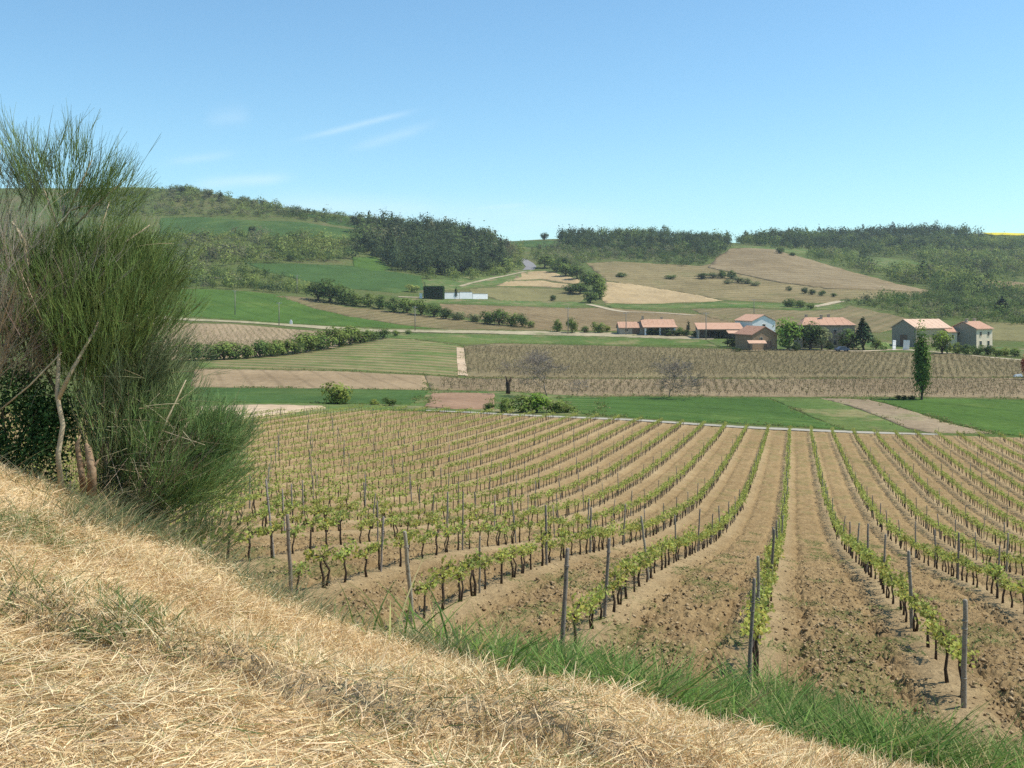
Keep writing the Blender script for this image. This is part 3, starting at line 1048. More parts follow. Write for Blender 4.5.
# ---------------------------------------------------------------- individual trees and bushes
def crown_cloud(n, clumps, rad, leaf, col, conic=0.0, seed=None, hollow=0.55):
    r = np.random.default_rng(seed)
    cd_ = unit(r.normal(size=(clumps, 3)))
    cc = cd_ * (hollow + 0.3 * r.uniform(size=(clumps, 1)))
    cs = r.uniform(0.16, 0.34, clumps)
    k = r.integers(0, clumps, n)
    P = cc[k] + r.normal(size=(n, 3)) * cs[k][:, None]
    ln = np.linalg.norm(P, axis=1, keepdims=True)
    P = np.where(ln > 1.12, P / ln * 1.12, P)
    if conic:
        f = np.clip(1 - conic * (P[:, 2:3] + 1) / 2.0, 0.06, 1)
        P[:, :2] *= f * 1.15
    tone = r.uniform(0.72, 1.3, clumps)[k]
    c = np.asarray(col)[None] * tone[:, None] * (1 + r.uniform(-.22, .22, (n, 1))) * (1 + r.uniform(-.08, .08, (n, 3)))
    return P * np.asarray(rad)[None], c, leaf * r.uniform(0.6, 1.35, n), unit(P - 0.55 * cc[k] + np.array([0, 0, .25]))


def make_plant(name, h, w, col, n=420, leaf=0.09, trunk_h=0.25, conic=0.0, clumps=16, seed=1, limbs=5, crown_name='crown', stem_name='trunk', hollow=0.55):
    """unit plant, height 1 (z) and width 1; built at true proportions, then scaled"""
    root = empty(name, (0, 0, 0))
    r = random.Random(seed)
    b = MB()
    tr = 0.028 * w + 0.012
    b.tube([(0, 0, -0.03), (0.02 * w, 0.01, trunk_h * 0.5), (0.0, 0.0, trunk_h), (0.03 * w, -0.02, trunk_h + (1 - trunk_h) * 0.6)], [tr * 1.5, tr, tr * 0.85, tr * 0.3], 7)
    for i in range(limbs):
        a = 2 * math.pi * i / limbs + r.uniform(-.4, .4)
        z0 = trunk_h * r.uniform(0.55, 1.0)
        rr = w * 0.5 * r.uniform(.45, .75)
        b.tube([(0, 0, z0), (math.cos(a) * rr * .5, math.sin(a) * rr * .5, z0 + (1 - z0) * .35), (math.cos(a) * rr, math.sin(a) * rr, z0 + (1 - z0) * r.uniform(.45, .75))], [tr * .6, tr * .4, tr * .15], 5)
    b.build(stem_name, M['bark'], root, smooth=True)
    zc0 = trunk_h * 0.55
    P, c, s, on = crown_cloud(n, clumps, (w / 2 * 0.95, w / 2 * 0.95, (1 - zc0) / 2 * 0.95), leaf, col, conic, seed, hollow)
    P[:, 2] += zc0 + (1 - zc0) / 2
    P[:, 2] = np.maximum(P[:, 2], 0.02)
    v, q, cc = leaves(P, s, c, out=on)
    link_mesh(crown_name, np_mesh(crown_name, v, q, cc), M['leaf_far'], root)
    return root


PROTO = {}


def proto(kind, i):
    key = (kind, i)
    if key in PROTO:
        return PROTO[key]
    s = hash(kind) % 97 * 0 + sum(map(ord, kind)) + i * 13
    G = (.14, .19, .052)
    if kind == 'bush':
        p = make_plant('bush', 1, 1.15, G, 760, 0.115, 0.12, 0, 16, s, 5, 'foliage', 'stem')
    elif kind == 'tree':
        p = make_plant('tree', 1, 0.85, G, 900, 0.095, 0.24, 0, 20, s, 6)
    elif kind == 'conifer':
        p = make_plant('conifer', 1, 0.62, (.062, .095, .042), 800, 0.085, 0.1, 0.85, 26, s, 8)
    elif kind == 'cypress':
        p = make_plant('cypress', 1, 0.22, (.03, .055, .022), 320, 0.06, 0.05, 0.45, 24, s, 4)
    elif kind == 'poplar':
        p = make_plant('poplar', 1, 0.27, (.115, .17, .045), 3600, 0.034, 0.06, 0.2, 90, s, 8, hollow=0.35)
    PROTO[key] = p
    p['spare'] = 1
    return p


USED = set()


def plant(kind, px, py, hpx, wpx, tint, label, cat, name=None, group=None, base=None):
    i = random.randrange(4) if kind not in ('poplar',) else 0
    src = proto(kind, i)
    if (kind, i) in USED:
        o = copy_tree(src)
    else:
        USED.add((kind, i))
        o = src
    g = ground(px, py) if base is None else base
    k = g[1] / F
    h, w = hpx * k, wpx * k
    p0 = {'bush': 1.15, 'tree': .85, 'conifer': .62, 'cypress': .22, 'poplar': .22}[kind]
    o.location = (g[0], g[1], g[2] - 0.02 * h)
    o.scale = (w / p0, w / p0, h)
    o.rotation_euler = (0, 0, random.uniform(0, 6.28))
    if name: o.name = name
    if 'spare' in o: del o['spare']
    for ch in o.children:
        if ch.name.startswith(('crown', 'foliage')):
            ch.color = (*tint, 1)
    for key in ('label', 'category', 'group'):
        if key in o: del o[key]
    tag(o, label, cat, group)
    return o


def scatter(poly, density, yr, maxn=20000, holes=(), thin=0.0):
    """random ground points (uniform per area) that lie inside an outline given as seen"""
    xs = [p[0] for p in poly]
    a0, a1 = (min(xs) - CX) / F, (max(xs) - CX) / F
    area = (a1 - a0) * (yr[1] ** 2 - yr[0] ** 2) / 2
    n = int(area * density)
    Y = np.sqrt(rng.uniform(yr[0] ** 2, yr[1] ** 2, n))
    X = rng.uniform(a0, a1, n) * Y
    Z = height(X, Y)
    k = inside(poly, CX + F * X / Y, HY - F * Z / Y)
    for hole in holes:
        k &= ~inside(hole, CX + F * X / Y, HY - F * Z / Y)
    if thin:
        k &= rng.uniform(size=n) < np.clip((fbm(X / 42.0, Y / 60.0, 3, 99) - .36) * 7, 1 - thin, 1)
    P = np.stack([X, Y, Z], 1)[k]
    return P[:maxn]


def woodland(name, P, hr, wr, cols, wts, nl, leaf, label, cat, conic_p=0.0):
    n = len(P)
    h = rng.uniform(*hr, n) * np.clip(np.exp(rng.normal(0, .30, n)), .5, 1.6) * (0.75 + 0.5 * fbm(P[:, 0] / 30, P[:, 1] / 30, 2, 77))
    w = h * rng.uniform(*wr, n)
    patch = fbm(P[:, 0] / 60, P[:, 1] / 60, 3, 88)
    cum = np.cumsum(wts) / np.sum(wts)
    pick = np.clip(0.65 * (patch - 0.5) * 2.2 + 0.5 + rng.normal(0, 0.22, n), 0, 0.999)
    ci = np.searchsorted(cum, pick)
    base = np.array(cols)[ci] * rng.uniform(0.75, 1.25, (n, 1))
    ncl = 7
    cd_ = unit(rng.normal(size=(n, ncl, 3))) * 0.62
    k = rng.integers(0, ncl, (n, nl))
    cc = np.take_along_axis(cd_, k[:, :, None], 1)
    Q = cc + rng.normal(size=(n, nl, 3)) * 0.27
    ON = unit(Q * 0.8 + (Q - cc) * 0.9 + np.array([0, 0, .2]))
    tone = np.take_along_axis(rng.uniform(.85, 1.15, (n, ncl)), k, 1)
    con = rng.uniform(size=n) < conic_p
    f = np.where(con[:, None], np.clip(1.1 - 0.5 * (Q[:, :, 2] + 1), 0.1, 1.1), 1.0)
    Q[:, :, 0] *= f * (w / 2)[:, None]
    Q[:, :, 1] *= f * (w / 2)[:, None]
    Q[:, :, 2] = (Q[:, :, 2] * 0.46 + 0.5) * h[:, None]
    Q[:, :, 2] = np.maximum(Q[:, :, 2], 0.1)
    Q += P[:, None, :]
    c = base[:, None, :] * tone[:, :, None] * rng.uniform(.88, 1.12, (n, nl, 1))
    s = (leaf * h)[:, None] * rng.uniform(.6, 1.4, (n, nl))
    v, q, cc2 = leaves(Q.reshape(-1, 3), s.ravel(), c.reshape(-1, 3), out=ON.reshape(-1, 3))
    o = link_mesh(name, np_mesh(name, v, q, cc2), M['leaf_far'])
    tag(o, label, cat, None, 'stuff')
    return o


DK, MD, SP, YG, GB = (.074, .102, .042), (.122, .170, .050), (.185, .232, .062), (.24, .275, .074), (.19, .19, .095)
woodland('pine_wood', scatter([(356, 232), (375, 226), (420, 230), (470, 236), (503, 249), (512, 258), (505, 270), (480, 275), (430, 276), (395, 271), (380, 262), (358, 250)], 0.042, (600, 960)),
         (8, 13), (.7, 1.0), [DK, DK, MD, GB], [4, 3, 2, 1.2], 150, .10, 'dark pine wood covering the knoll above the white walled enclosure', 'wood', .2)
woodland('spring_wood', scatter([(497, 246), (520, 250), (528, 262), (505, 276), (470, 281), (430, 281), (424, 278), (470, 276), (505, 270), (512, 258)], 0.025, (560, 960)),
         (3.5, 7.5), (.9, 1.3), [MD, SP, YG], [1, 3, 3], 100, .13, 'light green scrub edging the dark pine wood beside the road bend', 'wood')
woodland('hill_wood', scatter([(560, 240), (600, 236), (660, 233), (728, 243), (731, 250), (714, 258), (660, 252), (600, 250), (560, 249)], 0.028, (830, 1120)),
         (5.5, 9.5), (.8, 1.15), [DK, DK, MD, SP], [4, 3, 2.4, 1.4], 100, .115, 'dark wood crowning the rounded middle hill', 'wood', .25)
woodland('hill_scrub', scatter([(528, 250), (580, 246), (660, 248), (722, 254), (706, 266), (680, 267), (610, 260), (590, 262), (575, 268), (535, 262)], 0.036, (720, 1050), thin=.4),
         (2.6, 6.0), (1.0, 1.6), [DK, MD, GB, SP], [2, 3, 2.5, 2], 80, .14, 'grey green scrub on the lower slope of the middle hill', 'scrub')
woodland('ridge_wood', scatter([(736, 244), (780, 238), (850, 236), (930, 232), (985, 236), (985, 246), (900, 252), (850, 252), (790, 250)], 0.018, (940, 1340)),
         (6, 11), (.8, 1.2), [DK, DK, MD, SP], [4, 3, 3, 1.5], 90, .12, 'dark tree belt along the far right skyline', 'wood', .2)
woodland('slope_wood', scatter([(806, 257), (850, 250), (930, 246), (985, 240), (1120, 238), (1120, 290), (1024, 298), (960, 300), (938, 292), (900, 284), (850, 271)], 0.021, (640, 1330), holes=[[(845, 261), (880, 257), (912, 259), (932, 266), (915, 273), (880, 272)], [(965, 286), (985, 279), (1040, 283), (1040, 294), (985, 290)], [(850, 250), (872, 249), (876, 253), (852, 254)], [(985, 262), (1010, 260), (1015, 264), (990, 266)]], thin=.45),
         (5, 10), (.95, 1.5), [DK, MD, SP, YG, GB], [2.2, 2.6, 3, 2, 1], 85, .125, 'mixed spring woodland covering the right hand slope', 'wood', .1)
woodland('slope_scrub', scatter([(842, 304), (900, 299), (940, 294), (1000, 292), (1120, 296), (1120, 334), (1024, 326), (960, 322), (915, 320), (880, 310)], 0.06, (400, 720), thin=.4),
         (2.2, 5.0), (1.0, 1.6), [DK, MD, MD, SP, GB], [2, 3, 2, 2, 1], 80, .14, 'low green scrub behind the right hand farmhouses', 'scrub')
woodland('ridge_scrub', scatter([(60, 192), (150, 192), (190, 190), (235, 200), (300, 212), (400, 227), (380, 230), (300, 220), (255, 218), (165, 216), (60, 218)], 0.042, (820, 1020)),
         (2.5, 6.5), (1.0, 1.5), [DK, MD, SP, GB, YG], [1, 2, 3, 3, 1], 80, .135, 'scrub along the top of the left hand ridge', 'scrub', .1)
woodland('hillside_scrub', scatter([(80, 242), (160, 238), (260, 237), (368, 241), (364, 254), (350, 262), (300, 263), (240, 264), (200, 272), (80, 284)], 0.042, (560, 800), thin=.45),
         (3.2, 8.0), (1.0, 1.5), [DK, MD, SP, YG, GB, SP], [.8, 1.6, 3, 2.2, 2, 1], 100, .125, 'mixed spring scrub across the middle of the left hillside', 'scrub')
woodland('field_scrub', scatter([(120, 276), (200, 274), (250, 270), (300, 284), (314, 296), (290, 294), (240, 290), (150, 288)], 0.042, (440, 640)),
         (2.0, 5.5), (1.0, 1.5), [DK, MD, SP, YG, GB], [1, 2, 3, 2, 1.5], 100, .13, 'rough scrub just above the bright green field on the left', 'scrub')

# tint multipliers on the base leaf colours
T_DK, T_MD, T_SP, T_YG, T_GY, T_BR = (.5, .55, .6), (.85, .9, .9), (1.2, 1.15, 1.0), (1.75, 1.45, 1.2), (1.5, 1.2, 1.9), (1.9, 1.15, 1.9)
# hedgerow under the tan plot
HX = [186, 198, 211, 224, 236, 248, 260, 271, 283, 295, 306, 317, 328, 339, 350, 360, 371, 383, 396, 408]
for j, px in enumerate(HX):
    py = float(np.interp(px, [186, 250, 300, 340, 375, 410], [361, 358.5, 353.5, 346.5, 340, 334]))
    hh = float(np.interp(px, [186, 300, 330, 375, 410], [19, 17, 19, 12, 5])) * random.uniform(.7, 1.2)
    plant('bush', px, py, hh, hh * random.uniform(1.2, 1.8), random.choice([T_MD, T_SP, T_SP]), '%s bush from the left in the hedgerow below the tan striped plot' % ordinal(j + 1), 'bush', 'hedge_bush', 'bushes of the hedgerow below the tan plot')
# bush line below the dark green field
HL = [(318, 300, 18, 22, T_DK), (330, 302, 24, 26, T_MD), (344, 304, 19, 20, T_MD), (356, 306, 13, 17, T_SP), (369, 307, 14, 17, T_SP), (382, 309, 14, 16, T_MD), (394, 312, 15, 17, T_MD), (407, 313, 15, 18, T_SP), (421, 315, 16, 18, T_SP),
      (434, 317, 14, 15, T_MD), (446, 319, 11, 14, T_DK), (459, 320, 9, 15, T_GY), (474, 322, 9, 13, T_GY), (487, 324, 14, 15, T_MD), (499, 325, 16, 17, T_MD), (511, 326, 15, 16, T_SP), (522, 327, 14, 13, T_MD), (531, 328, 7, 9, T_SP)]
for j, (px, py, h, w, t) in enumerate(HL):
    plant('bush', px, py, h, w * 1.1, t, '%s bush from the left in the long bush line above the country road' % ordinal(j + 1), 'bush', 'field_bush', 'bushes of the line above the road')
for j, (px, py, h, w, t) in enumerate([(557, 332, 13, 12, T_SP), (572, 333, 16, 13, T_SP), (585, 333, 7, 9, T_MD), (598, 333, 12, 15, T_SP), (607, 332, 7, 8, T_YG)]):
    plant('bush', px, py, h, w, t, '%s roadside bush from the left before the low tiled bungalow' % ordinal(j + 1), 'bush', 'roadside_bush', 'roadside bushes left of the bungalow')
RV = [(545, 268, 13, 16, T_SP), (556, 272, 12, 15, T_MD), (566, 276, 13, 16, T_SP), (577, 279, 14, 15, T_MD), (586, 284, 14, 16, T_MD), (594, 291, 18, 18, T_SP), (600, 299, 18, 14, T_SP), (590, 303, 12, 14, T_MD), (580, 294, 11, 16, T_MD), (570, 293, 10, 15, T_MD), (562, 266, 9, 12, T_MD)]
for j, (px, py, h, w, t) in enumerate(RV):
    plant('tree', px, py, h, w * 1.15, t, '%s tree down the green gully between the terraces and the golden field' % ordinal(j + 1), 'tree', 'gully_tree', 'trees of the gully by the golden field')
CL = [(702, 279, 6, 13, T_DK), (713, 278, 6, 12, T_GY), (722, 278, 8, 11, T_MD), (731, 279, 9, 11, T_MD), (738, 283, 7, 12, T_GY), (747, 284, 6, 12, T_GY), (755, 286, 5, 10, T_GY), (728, 284, 5, 10, T_GY)]
for j, (px, py, h, w, t) in enumerate(CL):
    plant('bush', px, py, h, w * 1.1, t, '%s bush in the scrub island on the brown hill vineyard' % ordinal(j + 1), 'bush', 'hill_bush', 'scrub island on the brown hill')
for j, (px, py, h, w, t) in enumerate([(790, 307, 9, 14, T_MD), (800, 308, 8, 14, T_MD), (811, 309, 6, 11, T_SP)]):
    plant('bush', px, py, h, w, t, '%s bush of the clump on the green strip behind the farm' % ordinal(j + 1), 'bush', 'strip_bush', 'bush clump behind the farm')
for j, (px, py, h, w, t) in enumerate([(789, 291, 5, 7, T_DK), (805, 294, 7, 8, T_DK), (812, 295, 6, 8, T_DK), (822, 296, 6, 8, T_MD), (834, 297, 4, 7, T_MD)]):
    plant('bush', px, py, h, w, t, '%s dark bush along the boundary line across the brown hill' % ordinal(j + 1), 'bush', 'boundary_bush', 'bushes along the hill boundary line')
plant('bush', 621, 277, 4.5, 14, T_MD, 'flat dark bush alone on the brown slope above the golden field', 'bush', 'slope_bush')
plant('bush', 671, 279, 4.5, 13, T_MD, 'flat green bush on the brown slope left of the scrub island', 'bush', 'slope_bush')
plant('bush', 553, 301, 6, 8, T_DK, 'single dark bush on the green strip below the terraces', 'bush', 'strip_bush')
plant('bush', 412, 292, 8, 15, (2.3, 1.9, 1.9), 'pale yellowish bush just left of the clipped dark hedge', 'bush', 'pale_bush')
plant('tree', 544, 240, 8, 9, T_DK, 'round dark tree alone on the skyline of the saddle', 'tree', 'skyline_tree')
plant('tree', 780, 254, 8, 9, T_MD, 'round tree at the top edge of the ploughed hill', 'tree', 'hilltop_tree')
plant('bush', 792, 256, 4, 9, T_MD, 'low bush beside the round tree on the ploughed hill top', 'bush', 'hilltop_bush')
plant('conifer', 924, 280, 20, 18, (.65, .7, .8), 'largest dark conifer standing out from the right hand slope', 'tree', 'dark_conifer')
plant('conifer', 1002, 316, 20, 20, (.6, .68, .8), 'broad dark conifer in the scrub above the right hand house', 'tree', 'dark_conifer')
for j, (px, py, h, w) in enumerate([(864, 268, 9, 9), (899, 276, 8, 8), (908, 277, 8, 8), (952, 279, 8, 9), (988, 280, 9, 9), (890, 276, 6, 7)]):
    plant('tree', px, py, h, w, T_DK, ['dark round tree at the upper end of the ploughed hill', 'left of two dark trees below the slope meadow', 'right of two dark trees below the slope meadow', 'dark round tree right of the largest conifer on the slope', 'dark tree at the right beside the bare earth patch', 'small dark tree left of the pair below the slope meadow'][j], 'tree', 'slope_tree')
for j, (px, py, h, w, k) in enumerate([(181, 194, 9, 8, 'tree'), (221, 201, 9, 8, 'conifer'), (208, 197, 7, 9, 'tree'), (254, 206, 7, 6, 'tree'), (264, 207, 8, 8, 'tree')]):
    plant(k, px, py, h, w, [T_DK, (1, 1, 1), T_MD, T_GY, T_GY][j], ['dark rounded tree on the highest point of the left ridge', 'pointed dark conifer on the left ridge skyline', 'bushy tree between the summit tree and the pointed conifer', 'thin pale tree on the ridge, left one of two', 'thin pale tree on the ridge, right one of two'][j], 'tree', 'ridge_tree')
plant('tree', 252, 236, 11, 9, T_DK, 'dark rounded tree below the upper green field on the left hillside', 'tree', 'hillside_tree')
# by the farms
plant('tree', 788, 350, 33, 29, (1.25, 1.45, 1.0), 'tall bright green tree right of the brown gabled barn', 'tree', 'green_tree')
plant('bush', 796, 351, 9, 10, T_DK, 'dark round bush at the foot of the tall bright green tree', 'bush', 'garden_bush')
plant('tree', 810, 349.5, 28, 27, T_DK, 'dark leafy tree in front of the long farmhouse', 'tree', 'dark_tree')
plant('tree', 822, 350, 23, 19, T_GY, 'grey green small tree right of the dark leafy tree', 'tree', 'garden_tree')
plant('conifer', 863, 350, 33, 25, (1.1, 1.15, 1.1), 'dark spiky conifer at the right end of the long farmhouse', 'tree', 'farm_conifer')
plant('bush', 848, 350, 21, 23, T_MD, 'rounded bush left of the spiky conifer', 'bush', 'garden_bush')
plant('bush', 876, 350, 13, 11, T_SP, 'light green bush right of the spiky conifer', 'bush', 'garden_bush')
plant('bush', 884, 350, 8, 10, (2.6, 2.4, 3.0), 'pale flowering bush beside the dark barn gable', 'bush', 'flowering_bush')
plant('bush', 829, 350, 8, 10, T_DK, 'low dark bush under the grey green small tree', 'bush', 'garden_bush')
plant('bush', 942, 354, 23, 24, (1.4, 1.35, .9), 'large light green bush behind the poplar by the barn', 'bush', 'barn_bush')
for j, (px, py, h, w, t) in enumerate([(956, 354, 12, 15, T_SP), (967, 355, 11, 13, T_MD), (978, 355, 11, 14, T_MD), (988, 356, 11, 13, T_DK), (996, 357, 10, 12, T_SP), (1005, 356, 9, 10, T_YG), (1015, 357, 9, 12, T_SP)]):
    plant('bush', px, py, h, w, t, '%s garden bush from the left below the cream fronted house' % ordinal(j + 1), 'bush', 'garden_bush', 'garden bushes below the cream fronted house')
plant('cypress', 688, 335, 16, 5, T_MD, 'slim dark cypress between the bungalow and the long shed', 'tree', 'slim_cypress')
plant('cypress', 456, 299, 13, 4, T_MD, 'slim dark cypress against the white enclosure wall', 'tree', 'slim_cypress')
plant('bush', 680, 335, 8, 8, T_SP, 'small light bush left of the slim garden cypress', 'bush', 'garden_bush')
plant('bush', 732, 347, 9, 18, T_DK, 'dark spreading bush in front of the brown gabled barn', 'bush', 'barn_bush')
plant('bush', 766, 349, 11, 12, (.45, .5, .75), 'bluish dark bush beside the barn porch', 'bush', 'barn_bush')
plant('bush', 737, 352, 4, 10, T_DK, 'low dark bush on the grass below the barn', 'bush', 'barn_bush')
for j, (px, py) in enumerate([(650, 335), (659, 335), (668, 336), (677, 336), (686, 336), (695, 337), (711, 337), (720, 338)]):
    plant('bush', px, py, 6.5, 12, T_DK, '%s clump from the left of the dark garden hedge by the road' % ordinal(j + 1), 'hedge', 'garden_hedge', 'dark hedge clumps before the bungalow and shed')
# mid distance
plant('bush', 336, 404, 23, 34, (1.55, 1.35, 1.1), 'large round yellow green bush in the dark green field', 'bush', 'round_bush')
plant('bush', 389, 406, 9, 15, T_MD, 'small dark bush right of the large round bush', 'bush', 'small_bush')
plant('bush', 374, 405, 6, 12, T_YG, 'tiny low bush between the large round bush and the dark one', 'bush', 'small_bush')
for j, (px, py, h, w, t) in enumerate([(489, 412, 10, 13, T_MD), (506, 413, 15, 22, T_SP), (522, 413, 19, 26, T_SP), (537, 413, 20, 28, (1.2, 1.35, .8)), (553, 413, 15, 24, T_SP), (567, 413, 9, 20, T_SP)]):
    plant('bush', px, py, h, w, t, '%s clump from the left of the bramble thicket beside the field path' % ordinal(j + 1), 'bush', 'bramble_thicket', 'bramble thicket beside the field path')
plant('poplar', 922, 400, 81, 15, (1.0, 1.12, .9), 'tall narrow poplar standing alone at the edge of the wheat', 'tree', 'poplar')
for j, (px, w) in enumerate([(912, 9), (904, 9), (898, 7)]):
    plant('bush', px, 399.5, 4.5, w, T_DK, ['low dark shrub nearest the poplar foot', 'middle low shrub left of the poplar foot', 'leftmost low shrub of the three beside the poplar'][j], 'shrub', 'low_shrub')
plant('tree', 1029, 380, 28, 14, (2.2, .35, .7), 'dark red leaved tree at the right edge above the brown vineyard', 'tree', 'red_tree')


# ---------------------------------------------------------------- leafless trees
def bare_tree(name, px, py, hpx, wpx, label, cat, seed, levels=5, thick=0.028):
    g = ground(px, py)
    k = g[1] / F
    H, Wd = hpx * k, wpx * k
    root = empty(name, (g[0], g[1], g[2]))
    r = random.Random(seed)
    tb, tw = MB(), []

    def grow(p, d, ln, rad, lev):
        pts = [p]
        dd = d.copy()
        for _ in range(3):
            dd = (dd + Vector((r.uniform(-.22, .22), r.uniform(-.22, .22), r.uniform(-.02, .18)))).normalized()
            pts.append(pts[-1] + dd * ln / 3)
        if lev < 3:
            tb.tube(pts, [rad, rad * .85, rad * .72, rad * .6], 6)
        else:
            tw.append((pts, rad))
        if lev >= levels:
            return
        for i in range(3 if lev else 4):
            a = r.uniform(0, 6.28)
            sp = r.uniform(.45, .95)
            ax = dd.cross(Vector((math.cos(a), math.sin(a), .3))).normalized()
            nd = (dd * math.cos(sp) + ax * math.sin(sp)).normalized()
            grow(pts[-1] if i else pts[2], nd, ln * r.uniform(.62, .85), rad * .55, lev + 1)
    grow(Vector((0, 0, -0.1)), Vector((0.03, 0, 1)), 1.0, thick, 0)
    allp = [Vector(v) for v in tb.v] + [q for t, _ in tw for q in t]
    zx = max(q.z for q in allp)
    wx = 2 * np.percentile([abs(q.x) for q in allp], 97)
    sx, sz = Wd / wx, H / zx
    tb.v = [(v[0] * sx, v[1] * sx, v[2] * sz) for v in tb.v]
    tb.build('trunk', M['bare_bark'], root, smooth=True)
    mb = MB()
    for t, rad in tw:
        mb.tube([(q.x * sx, q.y * sx, q.z * sz) for q in t], [max(.02, rad * 1.1 * sz * .6)] * 2 + [.022] * 2, 3)
    mb.build('crown', M['bare_bark'], root)
    return tag(root, label, cat)


bare_tree('bare_tree', 547, 397, 50, 84, 'large leafless grey tree behind the bramble thicket', 'tree', 4, 6)
bare_tree('bare_tree', 669, 397.5, 43, 48, 'smaller leafless tree at the far edge of the wheat', 'tree', 9, 6)
bare_tree('bare_shrub', 578, 397, 18, 20, 'small leafless shrub right of the large leafless tree', 'shrub', 12, 4)
bare_tree('bare_tree', 836, 350, 22, 19, 'leafless brownish tree before the long farmhouse wall', 'tree', 15, 5)
b = MB()
b.tube([(0, 0, -.1), (.03, 0, .8), (-.04, .03, 1.7), (.05, 0, 2.1)], [.42, .34, .36, .42], 8)
b.tube([(0, 0, 1.7), (.35, 0, 2.2), (.5, .1, 2.75)], [.22, .17, .1], 6)
b.tube([(0, 0, 1.8), (-.25, 0, 2.35), (-.35, -.1, 2.9)], [.22, .16, .08], 6)
g = ground(508, 394)
o = b.build('pollard_stump', M['vine_bark'], None, True)
o.location = g
tag(o, 'short black dead trunk with stubby forks left of the leafless tree', 'tree trunk')


